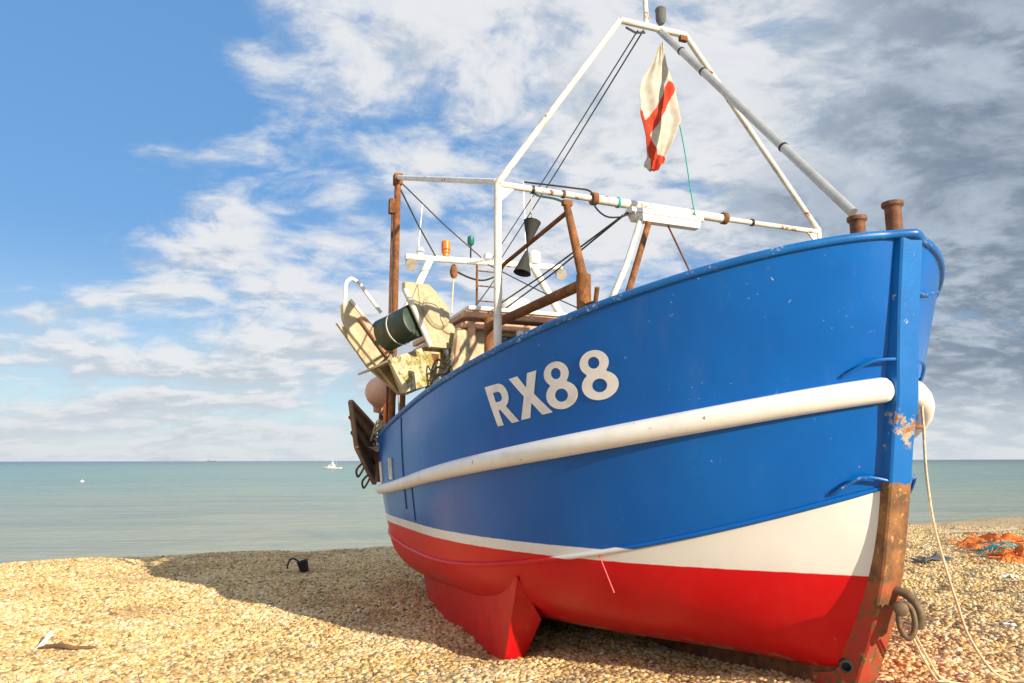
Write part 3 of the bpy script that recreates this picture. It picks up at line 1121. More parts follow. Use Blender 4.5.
def glyph(loops, quad, name, parent):
    bm = bmesh.new()
    for lp in loops:
        vv = [bm.verts.new((x, y, 0)) for x, y in lp]
        for i in range(len(vv)):
            bm.edges.new((vv[i], vv[(i + 1) % len(vv)]))
    bmesh.ops.triangle_fill(bm, edges=list(bm.edges), use_beauty=True)
    for _ in range(3):
        es = [e for e in bm.edges if e.calc_length() > 0.10]
        if es:
            bmesh.ops.subdivide_edges(bm, edges=es, cuts=1)
            bmesh.ops.triangulate(bm, faces=list(bm.faces))
    tl, tr, br, bl = quad
    for v in bm.verts:
        x, y = v.co.x, v.co.y
        u = (tl[0] * (1 - x) + tr[0] * x) * y + (bl[0] * (1 - x) + br[0] * x) * (1 - y)
        k = (tl[1] * (1 - x) + tr[1] * x) * y + (bl[1] * (1 - x) + br[1] * x) * (1 - y)
        v.co = hull_pt(u, k) + hull_n(u, k) * 0.006
    bmesh.ops.recalc_face_normals(bm, faces=bm.faces)
    me = bpy.data.meshes.new(name)
    bm.to_mesh(me)
    bm.free()
    me.materials.append(MATS['letter_white'])
    o = bpy.data.objects.new(name, me)
    COL.objects.link(o)
    o.parent = parent
    me.polygons.foreach_set('use_smooth', [True] * len(me.polygons))
    return o


o = glyph(GL_R, [(2.690, .849), (2.375, .834), (2.293, .633), (2.563, .641)], 'registration_letter', hull)
o['label'] = 'white painted letter R'
o = glyph(GL_X, [(2.362, .839), (2.020, .829), (1.938, .626), (2.270, .635)], 'registration_letter', hull)
o['label'] = 'white painted letter X'
E8 = eight()
o = glyph(E8, [(2.000, .840), (1.715, .834), (1.680, .622), (1.965, .628)], 'registration_numeral', hull)
o['label'] = 'white painted figure 8 next to the X'
o = glyph(E8, [(1.665, .832), (1.385, .824), (1.368, .612), (1.645, .619)], 'registration_numeral', hull)
o['label'] = 'white painted figure 8 nearest the bow'


# weld seam, freeing ports on the quarter
def on_hull(pts, off):
    return [hull_pt(u, k_at(u, z)) + hull_n(u, k_at(u, z)) * off for u, z in pts]


paint('seam_dark', (0.01, 0.035, 0.10), 0.5)
T(on_hull([(5.02 - 0.0 * i, 2.10 - 1.05 * i / 14) for i in range(15)], 0.001), 0.010, 6).build('weld_seam', 'seam_dark', hull)
T(on_hull([(4.68, 1.30 - 0.36 * i / 8) for i in range(9)], 0.001), 0.009, 6).build('weld_seam', 'seam_dark', hull)
for u0 in (5.62, 6.25):
    z0, z1 = z_strake(u0) + 0.10, z_strake(u0) + 0.34
    mb = MB()
    c = on_hull([(u0 - .05, z0), (u0 + .05, z0), (u0 + .05, z1), (u0 - .05, z1)], 0.012)
    fr = MB()
    for a, b_ in ((0, 1), (1, 2), (2, 3), (3, 0)):
        fr.tube([c[a], c[b_]], 0.014, 6)
    fp = fr.build('freeing_port', 'white_paint', hull)
    nn = hull_n(u0, .6)
    MB().plate(on_hull([(u0 - .04, z0 + .01), (u0 + .04, z0 + .01), (u0 + .04, z1 - .01), (u0 - .04, z1 - .01)], 0.004), -nn * 0.01)

# guard rods from the stem to the side (two on each bow) and the pin through the stem
for sgn in (1, -1):
    for (ua, za, up_, zp, zb) in ((0.30, 2.16, 0.21, 2.25, 2.255), (0.47, 1.38, 0.36, 1.49, 1.46)):
        p0 = hull_pt(ua, k_at(ua, za))
        p1 = hull_pt(up_, k_at(up_, zp)) + hull_n(up_, k_at(up_, zp)) * 0.055
        us_ = 0.10 if za > 2 else 0.24
        p2 = Vector((us_, 0.085, zb))
        pts = [Vector((p.x, sgn * p.y, p.z)) for p in (p0, p0 + hull_n(ua, k_at(ua, za)) * .02, p1, p2)]
        T(smooth_path(pts, 4), 0.012, 8).build('guard_rod', 'blue_worn', boat)
T([(0.175, -0.05, 1.82), (0.19, -0.20, 1.82)], 0.014, 8).build('stem_pin', 'rust', boat)
hn_ = MB().tube([(0.06, -0.08, 2.72), (0.10, -0.22, 2.715), (0.13, -0.40, 2.76)], 0.014, 8)
hn_.build('fairlead_horn', 'blue_worn', boat)
dr = MB().lathe((0.615, 0.20, 0.24), [(0.045, 0.0), (0.045, 0.05), (0.03, 0.052), (0.03, 0.01)], axis=(-0.75, 0.62, -0.1), n=16)
dr.build('drain_plug', 'black', boat)
T(on_hull([(1.84, z_chine(1.84) + .0)], 0.0) + [Vector((1.72, 1.335, 0.60))], 0.006, 6).build('sounder_cable', 'bilge_red', boat)

# bollards at the bow
def bollard(c, h, r, name='bow_bollard'):
    return MB().lathe(c, [(r, 0), (r, h - .05), (r * 1.06, h - .04), (r * 1.30, h - .028), (r * 1.34, h - .015), (r * 1.30, h), (r * .95, h), (r * .9, h - .04), (0, h - .04)], n=24, caps=False).build(name, 'rust_bollard', boat, smooth=35)


bollard((0.26, -0.20, 2.92), 0.51, 0.056)
bollard((0.40, 0.0, 2.92), 0.42, 0.052)

# ------------------------------------------------------------------ gantry amidships
GU = 2.60
gan = MB().tube([(GU, 1.955, 4.12), (GU, 0.95, 4.115)], 0.032, 14).build('gantry', 'cream', boat)
gan['label'] = 'cream tubular gantry frame with pointed top across the boat'


def sub(mb, name, mat, parent=gan, smooth=40):
    return mb.build(name, mat, parent, smooth)


sub(T([(GU, 1.955, 2.35), (GU, 1.955, 4.14)], 0.036, 14), 'post', 'cream')
sub(T([(GU, -1.89, 2.3), (GU, -1.89, 4.16)], 0.032, 14), 'post', 'cream')
sub(T([(GU, 0.95, 4.115), (GU, -0.60, 4.11)], 0.046, 14), 'beam_sleeve', 'cream')
sub(T([(GU, -0.60, 4.11), (GU, -1.89, 4.12)], 0.028, 14), 'crossbeam', 'cream')
sub(T([(GU, 1.955, 4.13), (GU, 0.60, 6.11)], 0.032, 14), 'sloping_leg', 'cream')
sub(T([(GU, 0.60, 6.11), (GU, -0.21, 6.13)], 0.034, 14), 'top_bar', 'cream')
sub(T([(GU, -0.21, 6.13), (GU, -1.89, 4.14)], 0.032, 14), 'sloping_leg', 'cream')
for v in (0.95, -0.60):
    sub(MB().lathe((GU, v + .03, 4.115), [(0.058, 0), (0.064, 0.01), (0.064, .05), (.058, .06)], axis=(0, -1, 0), n=18), 'collar', 'rust')
sub(T([(2.63, 0.11, 6.14), (0.43, 0.0, 3.385)], 0.037, 14), 'bow_strut', 'galv')
sub(T([(2.60, 0.28, 6.12), (2.60, 0.285, 6.95)], [0.028, 0.020], 10), 'masthead_pole', 'cream')
lm = MB().lathe((2.55, 0.13, 6.15), [(0.03, 0), (0.05, 0.03), (0.055, 0.06), (0.055, 0.15), (0.06, 0.16), (0.05, 0.18), (0.02, 0.19)], n=18)
sub(lm, 'masthead_lamp', 'grey_fabric')
for v, mt in ((1.62, 'black'), (1.30, 'rust_dark'), (0.70, 'teal_rope'), (-0.95, 'black')):
    r0 = 0.034 if abs(v) > 0.9 else 0.049
    sub(MB().lathe((GU, v, 4.115), [(r0, 0), (r0 + .006, .004), (r0 + .006, .026), (r0, .03)], axis=(0, -1, 0), n=16), 'lashing', mt)
for v, sg_ in ((1.955, -1), (-1.89, 1)):
    sub(MB().plate([(GU - .008, v + sg_ * .02, 4.09), (GU - .008, v + sg_ * .16, 4.09), (GU - .008, v + sg_ * .02, 3.95)], (0.016, 0, 0)), 'gusset', 'cream')
for f in (0.16, 0.30, 0.72):
    q = Vector((2.63, 0.11, 6.14)).lerp(Vector((0.43, 0.0, 3.385)), f)
    sub(MB().lathe(q, [(0.037, 0), (0.042, .004), (0.042, .022), (0.037, .026)], axis=(-2.2, -.11, -2.755), n=16), 'strut_band', 'black')
sub(MB().box((2.52, -0.12, 6.02), (0.05, 0.09, 0.06), bev=0.008), 'bracket', 'rust')
# work light under the beam: tray, diffuser, end caps
tray = MB()
tv = []
for v in (0.60, -0.24):
    for du, z in ((-0.06, 4.045), (0.06, 4.045), (0.075, 3.995), (-0.075, 3.995)):
        tv.append((GU - 0.06 + du, v, z))
tray.add(tv, [(0, 1, 2, 3), (7, 6, 5, 4), (0, 4, 5, 1), (1, 5, 6, 2), (2, 6, 7, 3), (3, 7, 4, 0)])
sub(tray, 'work_light', 'lamp_white')
dv_ = []
for v in (0.57, -0.21):
    for du, z in ((-0.068, 3.992), (0.068, 3.992), (0.045, 3.925), (-0.045, 3.925)):
        dv_.append((GU - 0.06 + du, v * (1 if z > 3.95 else 0.97), z))
sub(MB().add(dv_, [(0, 1, 2, 3), (7, 6, 5, 4), (0, 4, 5, 1), (1, 5, 6, 2), (2, 6, 7, 3), (3, 7, 4, 0)]), 'light_diffuser', 'lamp_white', smooth=20)
# supply cable looping along the beam
cab = smooth_path([(GU - .02, 1.70, 4.17), (GU - .02, 1.2, 4.185), (GU - .03, 1.0, 4.17), (GU - .05, .97, 4.02), (GU - .06, .85, 3.93), (GU - .06, .68, 3.95), (GU - .06, .60, 4.0)], 6)
sub(T(cab, 0.009, 6), 'cable', 'black')

# ------------------------------------------------------------------ rusty posts and davit on the starboard side deck
dav = T([(1.62, 1.60, 2.55), (1.62, 1.60, 3.05)], 0.058, 14).build('davit', 'rust', boat)
T([(1.63, 1.60, 3.03), (1.90, 1.60, 3.73)], [0.040, 0.030], 12).build('davit_arm', 'rust', dav)
T([(1.66, 1.60, 2.98), (3.36, 1.75, 2.93)], 0.045, 12).build('davit_rail', 'rust', dav)
T([(3.38, 1.75, 2.2), (3.38, 1.75, 3.02)], 0.050, 12).build('rail_post', 'rust', dav)
T([(1.90, 1.60, 3.66), (3.30, 1.664, 3.53)], 0.020, 8).build('davit_stay', 'rust_dark', dav)
MB().box((1.89, 1.60, 3.74), (0.05, 0.09, 0.05), bev=0.01).build('davit_head', 'rust', dav)
T(smooth_path([(1.90, 1.60, 3.74), (2.1, 1.61, 3.85), (2.45, 1.60, 4.0), (GU, 1.58, 4.08)], 4), 0.012, 6).build('shackle_link', 'green_plastic', dav)
T([(1.62, 1.60, 2.80), (1.47, 1.58, 2.80), (1.40, 1.60, 2.90)], 0.020, 8).build('cleat_hook', 'rust_dark', dav)
# bracing struts from the work light down to the foredeck
T([(2.56, 0.42, 4.05), (2.00, 0.97, 3.30), (1.88, 1.22, 2.90), (1.85, 1.28, 2.1)], 0.028, 10).build('deck_strut', 'cream', boat)
T([(2.60, 0.30, 4.05), (2.0, 0.985, 2.98), (1.95, 1.05, 2.1)], 0.030, 10).build('deck_strut', 'rust', boat)
T([(2.60, 0.16, 4.05), (2.3, -0.02, 3.2), (2.25, -0.05, 2.2)], 0.010, 6).build('stay_wire', 'rust_dark', boat)
MB().box((1.86, 0.86, 2.92), (0.16, 0.16, 0.22), bev=0.02).build('winch_box', 'rust', boat)

# ------------------------------------------------------------------ wheelhouse
wh = MB().box((6.2, 0.0, 2.35), (2.3, 2.6, 1.70)).build('wheelhouse', 'tan_panel', boat, smooth=0)
wh['label'] = 'small cream wheelhouse with pink timber roof edges'
rf = MB().box((6.15, 0.0, 3.43), (2.75, 3.0, 0.055), bev=0.02).build('roof', 'white_paint', wh)
for z, u, w in ((3.36, 4.86, 3.10), (3.24, 4.92, 3.02)):
    MB().box((u, 0, z), (0.10, w, 0.075), bev=0.01).build('roof_beam', 'wood_pink', wh)
for z in (3.36, 3.24):
    MB().box((6.15, 1.50, z), (2.45, 0.07, 0.07), bev=0.01).build('roof_beam', 'wood_pink', wh)
for i in range(4):
    v = -0.93 + 0.62 * i
    MB().box((5.046, v, 2.92), (0.02, 0.50, 0.46), bev=0.006).build('window_pane', 'glass', wh)
for i in range(3):
    MB().box((5.42 + 0.68 * i, 1.302, 2.92), (0.54, 0.02, 0.44), bev=0.006).build('window_pane', 'glass', wh)
for v in (1.42, 0.78):
    T([(4.90, v, 1.7), (4.90, v, 3.20)], 0.05, 10).build('roof_post', 'wood_pink' if v > 1 else 'cream', wh)
rd = MB().lathe((5.62, 0.56, 3.56), [(0.20, 0.0), (0.225, 0.03), (0.225, 0.14), (0.20, 0.20), (0.12, 0.225), (0.0, 0.23)], n=24).build('radar_dome', 'lamp_white', wh)
MB().lathe((5.62, 0.56, 3.455), [(0.11, 0), (0.13, 0.10)], n=16).build('dome_base', 'rust_dark', rd)

# mast frame over the wheelhouse with lamps
MU = 7.45
mast = T([(MU, 1.66, 4.76), (MU, -1.06, 4.85)], 0.052, 14).build('mast_crossbar', 'white_paint', boat)
T([(MU, 1.25, 4.78), (MU, 1.85, 3.40)], 0.062, 12).build('mast_leg', 'white_paint', mast)
T([(MU, -0.53, 4.82), (MU, -1.42, 3.40)], 0.062, 12).build('mast_leg', 'white_paint', mast)
MB().lathe((MU, 1.0, 4.83), [(0.05, 0), (0.05, .05), (0.07, .06), (0.075, .20), (0.07, .25), (0.03, .27)], n=16).build('amber_beacon', 'orange_plastic', mast)
T([(MU, 0.58, 4.82), (MU, 0.58, 5.08)], 0.014, 8).build('lamp_stalk', 'black', mast)
MB().lathe((MU, 0.58, 5.07), [(0.04, 0), (0.055, .02), (0.055, .13), (0.035, .15)], n=14).build('green_lamp', 'green_plastic', mast)
for v, z, s in ((1.58, 4.64, 1), (-1.02, 4.74, -1)):
    fl = MB().lathe((MU - 0.03, v, z), [(0.03, 0.1), (0.07, 0.08), (0.095, -0.02), (0.10, -0.06), (0.085, -0.062)], axis=(0.8, 0, 0.4), n=16).build('flood_lamp', 'grey_wood', mast)
MB().lathe((MU, 1.42, 4.80), [(0.06, -.05), (0.06, .10), (0.03, .14)], n=14).build('horn', 'lamp_white', mast)
MB().lathe((MU, 0.28, 4.82), [(0.07, 0), (0.08, .03), (0.07, .12), (0.02, .15)], n=14).build('aerial_base', 'lamp_white', mast)
MB().lathe((MU, -0.55, 4.86), [(0.09, 0), (0.115, .04), (0.11, .19), (0.05, .24)], n=16).build('satellite_dome', 'lamp_white', mast)
T([(MU, 1.46, 4.85), (MU, 1.40, 5.65)], 0.007, 6).build('aerial', 'lamp_white', mast)
T([(MU, -0.40, 4.85), (MU, -0.36, 6.3)], 0.009, 6).build('aerial', 'lamp_white', mast)
hk = MB().lathe((MU - .05, 0.88, 4.52), [(0.02, .18), (0.05, .14), (0.065, .06), (0.05, -.02), (0.02, -.05)], n=12).build('hoist_block', 'rust', mast)
T([(MU - .05, 0.88, 4.5), (MU - .1, 0.95, 3.45)], 0.012, 6).build('hoist_line', 'rope', mast)
T(smooth_path([(MU, .86, 4.62), (MU, .6, 4.52), (MU, .35, 4.50), (MU, .1, 4.62), (MU, 0.0, 4.78)], 5), 0.016, 6).build('cable', 'black', mast)
lad = T([(MU, 0.47, 3.46), (MU, 0.47, 4.80)], 0.020, 8).build('ladder', 'rust_dark', boat)
T([(MU, 0.05, 3.46), (MU, 0.05, 4.82)], 0.020, 8).build('ladder_rail', 'rust_dark', lad)
for i in range(5):
    T([(MU, 0.47, 3.65 + .25 * i), (MU, 0.05, 3.65 + .25 * i)], 0.012, 6).build('rung', 'rust_dark', lad)

# after post with long fore-and-aft bar
AU, AV = 6.28, 2.07
gal = T([(AU, AV, 1.5), (AU, AV, 5.56)], 0.046, 12).build('after_post', 'rust', boat)
T([(AU + .05, AV + .06, 1.6), (AU + .02, AV + .06, 5.2)], 0.018, 8).build('post_pipe', 'rust_dark', gal)
MB().box((AU, AV, 5.53), (0.13, 0.12, 0.16), bev=0.015).build('post_head', 'rust', gal)
T([(AU, AV, 5.56), (GU + .02, 1.955, 4.15)], [0.036, 0.030], 10).build('fore_bar', 'white_paint', gal)
MB().box((AU + .02, AV + .07, 5.13), (0.10, 0.09, 0.22), bev=0.02).build('post_block', 'rust_dark', gal)

# standing wires
for k, (a, b_, r) in enumerate((
        ((AU - .02, AV, 5.45), (MU, 1.16, 4.80), 0.013),
        ((AU - .05, AV - .03, 5.48), (MU, 0.40, 4.88), 0.010),
        ((2.58, 0.33, 6.05), (MU, 0.06, 4.88), 0.009),
        ((2.58, 0.40, 6.03), (MU, 0.22, 4.86), 0.008),
        ((2.62, 0.52, 6.06), (2.60, 0.30, 6.04), 0.012),
        ((2.54, 0.62, 4.00), (5.6, 0.85, 3.52), 0.010),
        ((2.54, 0.66, 3.97), (5.6, 1.05, 3.50), 0.010),
        ((MU, 0.30, 4.78), (5.1, -0.60, 3.46), 0.010),
        ((MU, 0.0, 4.80), (5.3, 1.30, 3.47), 0.010))):
    T([a, tuple((Vector(a) + Vector(b_)) / 2 - Vector((0, 0, .03))), b_], r, 6).build('stay_wire', 'wire', boat)

# ------------------------------------------------------------------ net hauler over the starboard rail
AX = Vector((-0.85, -0.478, 0.223)).normalized()
C0 = Vector((5.01, 2.283, 3.16))
nh = MB().lathe(C0 - AX * 0.29, [(0.0, 0), (0.185, 0.0), (0.205, 0.01), (0.200, 0.28), (0.205, 0.57), (0.185, 0.58), (0, 0.58)], axis=AX, n=28, caps=False).build('net_hauler', 'green_rubber', boat)
nh['label'] = 'weathered cream net hauler with green rubber drum'


def hub(mb, name, mat, smooth=30):
    return mb.build(name, mat, nh, smooth)


LF = [(5.063, 2.953, 3.409), (5.128, 2.869, 3.478), (5.29, 2.316, 2.908), (5.263, 2.131, 2.41), (5.209, 2.217, 2.391), (5.019, 2.886, 3.097), (5.024, 2.942, 3.236)]
hub(MB().plate(LF, -AX * 0.05), 'side_plate', 'tan_panel')
e_ = [Vector(p) + AX * 0.012 for p in LF]
hub(MB().tube([e_[1], e_[2], e_[3]], 0.020, 8), 'plate_lip', 'cream')
OP = [(5.022, 3.019, 3.171), (5.075, 2.907, 3.129), (5.266, 2.229, 2.407), (5.119, 2.616, 2.677)]
hub(MB().plate(OP, -AX * 0.03), 'chute_plate', 'tan_panel')
RF = [(4.744, 2.333, 3.644), (4.948, 1.99, 3.686), (4.982, 1.898, 3.621), (5.018, 1.621, 3.162), (4.924, 1.672, 2.916), (4.727, 2.012, 2.893), (4.718, 2.337, 3.554)]
hub(MB().plate(RF, AX * 0.05), 'side_plate', 'tan_panel')
hub(MB().tube([Vector(RF[6]) + AX * .05, Vector(RF[5]) + AX * .05], 0.030, 10), 'plate_lip', 'cream')
cd = sum((Vector(p) for p in RF), Vector()) / 7 + Vector((0.03, -0.06, -0.02))
hub(MB().lathe(cd + AX * 0.05, [(0.0, 0.07), (0.14, 0.07), (0.19, 0.055), (0.215, 0.02), (0.215, 0)], axis=AX, n=28, caps=False), 'motor_cover', 'tan_panel')
TRF = [(4.511, 2.535, 2.697), (4.836, 2.055, 2.906), (4.996, 1.776, 2.92), (5.003, 1.671, 2.719), (4.773, 1.962, 2.467), (4.532, 2.331, 2.341)]
hub(MB().plate(TRF, AX * 0.035), 'trough_front', 'moss_panel')
a_ = [Vector(p) for p in TRF]
hub(MB().plate([a_[0], a_[1], a_[1] - AX * 0.5, a_[0] - AX * 0.5], (0, 0, -0.025)), 'trough_floor', 'tan_panel')
hub(MB().plate([a_[0], a_[5], Vector(LF[4]), Vector(LF[2])], (0.01, -0.03, 0)), 'trough_side', 'tan_panel')
hub(MB().plate([a_[3] + AX * .04, a_[4] + AX * .04, a_[4] - AX * 0.45, a_[3] - AX * 0.45], (-0.02, 0.02, 0.01)), 'trough_side', 'tan_panel')
hub(MB().tube([a_[2] + AX * .04, a_[3] + AX * .04, a_[4] + AX * .04], 0.018, 8), 'plate_lip', 'cream')
SD = [(4.834, 1.653, 3.16), (4.943, 1.452, 3.142), (4.98, 1.281, 2.921), (4.92, 1.25, 2.6), (4.648, 1.73, 2.5), (4.636, 1.783, 2.681)]
hub(MB().plate(SD, AX * 0.05), 'motor_guard', 'tan_panel')
hub(MB().tube([Vector((4.66, 1.66, 3.05)), Vector((4.62, 1.72, 2.55))], 0.028, 8), 'guard_strut', 'wood_pink')
hp_ = [(5.096, 2.927, 3.40), (5.096, 2.927, 3.478), (5.156, 2.913, 3.674), (5.20, 2.87, 3.74), (5.227, 2.827, 3.761), (5.271, 2.728, 3.718), (5.294, 2.635, 3.606), (5.351, 2.446, 3.40)]
hub(MB().tube(smooth_path(hp_, 4), 0.024, 8), 'hoop_guard', 'white_paint')
BR = [(5.122, 2.718, 3.306), (5.217, 2.35, 2.883), (5.17, 2.407, 2.825), (5.079, 2.771, 3.258)]
hub(MB().plate(BR, AX * 0.03), 'wooden_batten', 'wood_pink')
hub(MB().lathe(C0 - AX * 0.02, [(0.206, 0), (0.210, .004), (0.210, .016), (0.206, .02)], axis=AX, n=28, caps=False), 'drum_band', 'lamp_white')
hub(MB().tube([(4.9, 1.9, 2.85), (4.95, 1.95, 1.6)], 0.07, 12), 'pedestal', 'rust_dark')
for i in range(4):
    a0 = Vector((4.60, 1.78, 2.80 - .06 * i))
    hub(MB().tube(smooth_path([a0, a0 + Vector((-.06, .06, -.10)), a0 + Vector((0.0, .16, -.06 - .03 * i)), a0 + Vector((.05, .22, -.22))], 5), 0.014, 6), 'hydraulic_hose', 'black')

# ------------------------------------------------------------------ gear carried by the boat
by = MB()
prof = [(0.0, -0.24)] + [(0.225 * math.sin(math.pi * i / 14), -0.225 * math.cos(math.pi * i / 14)) for i in range(1, 13)] + [(0.07, 0.235), (0.06, 0.30), (0.0, 0.30)]
by.lathe((6.9, 2.10, 2.57), prof, axis=(0.2, 0.1, -1), n=26, caps=False)
bo = in_boat_frame(by.build('buoy', 'pink_buoy', None))
tag(bo, 'faded pink inflatable buoy hanging at the stern below the net hauler', 'buoy')
for i, (u, v, z, h) in enumerate(((6.55, 2.02, 1.95, .46), (6.95, 1.98, 2.0, .42))):
    fl = MB().lathe((u, v, z), [(0.02, 0), (0.06, .03), (0.075, .10), (0.075, h - .10), (0.06, h - .03), (0.02, h)], axis=(0.05, 0.1 - .15 * i, 1), n=14)
    tag(in_boat_frame(fl.build('net_float', 'orange_plastic', None)), ['orange oblong net float nearest the hull side at the stern', 'orange oblong net float behind the other at the stern'][i], 'float', 'orange floats stowed at the stern')
for i, (u, v, tilt) in enumerate(((6.2, 1.95, .0), (6.5, 1.85, .08), (7.2, 2.05, -.05))):
    po = T([(u, v, 1.3), (u + tilt, v + tilt * .5, 2.62 - .1 * i)], 0.04, 10).build('marker_pole', ['wood_brown', 'lamp_white', 'wood_brown'][i], None)
    tag(in_boat_frame(po), ['brown wooden pole standing at the starboard quarter closest to the bow', 'white pole standing between two brown poles at the stern', 'brown wooden pole standing aft beside the trawl board'][i], 'pole', 'poles stowed at the stern')
random.seed(3)
tg = MB()
for i in range(26):
    c = Vector((6.9 + random.uniform(-.6, .5), 1.95 + random.uniform(-.15, .2), 1.95 + random.uniform(-.15, .2)))
    pts = [c + Vector((random.uniform(-.28, .28), random.uniform(-.14, .14), random.uniform(-.14, .14))) for _ in range(5)]
    tg.tube(smooth_path(pts, 5), 0.012, 5)
tag(in_boat_frame(tg.build('rope_tangle', 'rope', None)), 'tangle of pale rope spilling over the stern quarter', 'rope')

# trawl board hung on the quarter
TB = [Vector((6.62, 2.58, 2.40)), Vector((7.35, 2.10, 2.09)), Vector((7.42, 2.06, 1.27)), Vector((6.83, 2.44, 1.78))]
tn = (TB[1] - TB[0]).cross(TB[3] - TB[0]).normalized()
tb = bpy.data.objects.new('trawl_board', None)
COL.objects.link(tb)
tb.matrix_world = BM
tag(tb, 'brown steel trawl board hanging off the stern quarter', 'trawl board')
MB().plate(TB, tn * 0.03).build('panel', 'brown_metal', tb)
for a, b_ in ((0, 1), (1, 2), (2, 3), (3, 0)):
    MB().bar(TB[a] - tn * .01, TB[b_] - tn * .01, 0.05, 0.06, up=tuple(tn), bev=0.006).build('frame_bar', 'brown_metal', tb)
for f in (.33, .66):
    MB().bar(TB[0].lerp(TB[3], f) + tn * .035, TB[1].lerp(TB[2], f) + tn * .035, 0.035, 0.03, up=tuple(tn)).build('cross_bar', 'rust_dark', tb)
    MB().bar(TB[0].lerp(TB[3], f) - tn * .02, TB[1].lerp(TB[2], f) - tn * .02, 0.035, 0.03, up=tuple(tn)).build('cross_bar', 'rust_dark', tb)
for f in (.4, .72):
    q = TB[3].lerp(TB[2], f)
    T(smooth_path([q, q + Vector((-.05, .1, -.10)), q + Vector((.05, .06, -.2)), q + Vector((.12, -.02, -.1)), q + Vector((.14, -.06, 0.02))], 5), 0.016, 6).build('chain_loop', 'chain', tb)

# flag
def flag():
    L_ = [(42, 660.5), (53, 656.5), (66, 651), (75, 644.5), (80, 642), (90, 640), (100, 640.8), (112, 641), (122, 643.5), (133, 646), (154, 647.5), (160, 644), (164, 646), (167.5, 652)]
    R_ = [(42, 663), (53, 664.5), (66, 666.5), (80, 671), (90, 674), (104, 676.5), (122, 679.5), (127, 677), (143, 670), (156, 663), (162, 660.5), (167.5, 655)]
    ev = lambda tbl, y: float(np.interp(y, [a for a, _ in tbl], [b_ for _, b_ in tbl]))
    mask1 = [(668, 81), (675, 86), (673.5, 93), (664, 112), (656, 124), (649, 133), (650, 139), (655, 147), (662, 155), (663, 162), (654, 170), (650, 168), (648, 150), (645, 138), (638, 120), (638, 106), (642.5, 109), (645, 119), (650, 114), (660, 98)]

    def inside(x, y, poly):
        c = False
        for i in range(len(poly)):
            x0, y0 = poly[i]
            x1, y1 = poly[i - 1]
            if (y0 > y) != (y1 > y) and x < (x1 - x0) * (y - y0) / (y1 - y0) + x0:
                c = not c
        return c
    NR, NC = 130, 44
    vs, fs, red = [], [], []
    for i in range(NR):
        y = 42 + 125.5 * i / (NR - 1)
        xl, xr = ev(L_, y), ev(R_, y)
        for j in range(NC):
            f = j / (NC - 1)
            x = xl + (xr - xl) * f
            # cloth metres: 1 unit of the cut pattern is 12 mm
            v = 0.259 - (x - 657) * 0.01225 + (y - 45) * 0.00034
            z = 5.821 - (y - 45) * 0.01117 + (0.012 * math.sin(x * 1.1) if i > NR - 12 else 0.0) + (x - 657) * 0.0029
            amp = 0.022 * min(1, i / 25)
            u = 2.45 + amp * math.sin(f * 9.0 + i * 0.018) + 0.012 * math.sin(f * 4 + i * .05) + 0.008 * math.sin(f * 21 - i * .04)
            vs.append((u, v, z))
            red.append(1.0 if inside(x, y, mask1) else 0.0)
    for i in range(NR - 1):
        for j in range(NC - 1):
            fs.append((i * NC + j, i * NC + j + 1, (i + 1) * NC + j + 1, (i + 1) * NC + j))
    o = MB().add(vs, fs).build('flag', 'flag_cloth', None, smooth=0, fix=False)
    o.data.attributes.new('red', 'FLOAT', 'POINT').data.foreach_set('value', red)
    o.data.polygons.foreach_set('use_smooth', [True] * len(o.data.polygons))
    md = o.modifiers.new('thickness', 'SOLIDIFY')
    md.thickness = 0.003
    in_boat_frame(o)
    tag(o, 'worn white flag with red cross hanging limp from the gantry top', 'flag')


flag()
gr = T(smooth_path([(2.46, 0.02, 5.03), (2.46, -0.03, 4.75), (2.47, -0.07, 4.50), (2.52, -0.15, 4.2), (2.56, -0.20, 4.07), (2.66, -.22, 4.11), (2.60, -.20, 4.17), (2.54, -.19, 4.08), (2.53, -.18, 3.98)], 5), 0.007, 6).build('flag_halyard', 'teal_rope', None)
tag(in_boat_frame(gr), 'thin teal cord tying the flag down to the gantry beam', 'rope')
# fishing day shape: two black cones point to point
ds = bpy.data.objects.new('day_shape', None)
COL.objects.link(ds)
ds.matrix_world = BM
tag(ds, 'two black cones hung point to point from the gantry beam', 'day shape')
ax1 = Vector((0, -0.03, 0.30)).normalized()


def pyramid(apex, base_c, r, name):
    d = (Vector(base_c) - Vector(apex)).normalized()
    h = (Vector(base_c) - Vector(apex)).length
    return MB().lathe(apex, [(0.004, 0), (r * .98, h * .99), (r, h), (r * .9, h * .97), (0.002, 0.02)], axis=d, n=24, caps=False).build(name, 'dark_cloth', ds, smooth=30)


pyramid((3.0, 1.488, 3.672), (3.02, 1.425, 3.955), 0.088, 'cone')
pyramid((3.0, 1.488, 3.668), (2.98, 1.555, 3.405), 0.088, 'cone')
T([(3.02, 1.435, 3.95), (3.02, 1.43, 4.28)], 0.006, 5).build('lanyard', 'rope', ds)
T([(3.02, 1.43, 4.28), (2.62, 1.43, 4.14)], 0.006, 5).build('lanyard', 'rope', ds)

# bow line hanging from the port strake to the shingle
bl = smooth_path([(0.21, -0.24, 2.10), (0.25, -0.29, 1.84), (0.278, -0.31, 1.53), (0.308, -0.37, 1.19), (0.329, -0.47, 0.88), (0.364, -0.59, 0.64), (0.448, -0.81, 0.34), (0.474, -1.12, 0.05), (0.25, -1.30, 0.06), (-0.2, -1.50, 0.06), (-.9, -1.7, .06)], 6)
rp = T(bl, 0.0095, 8).build('bow_line', 'rope', None)
tag(in_boat_frame(rp), 'pale rope hanging from the bow to the shingle on the right', 'rope')

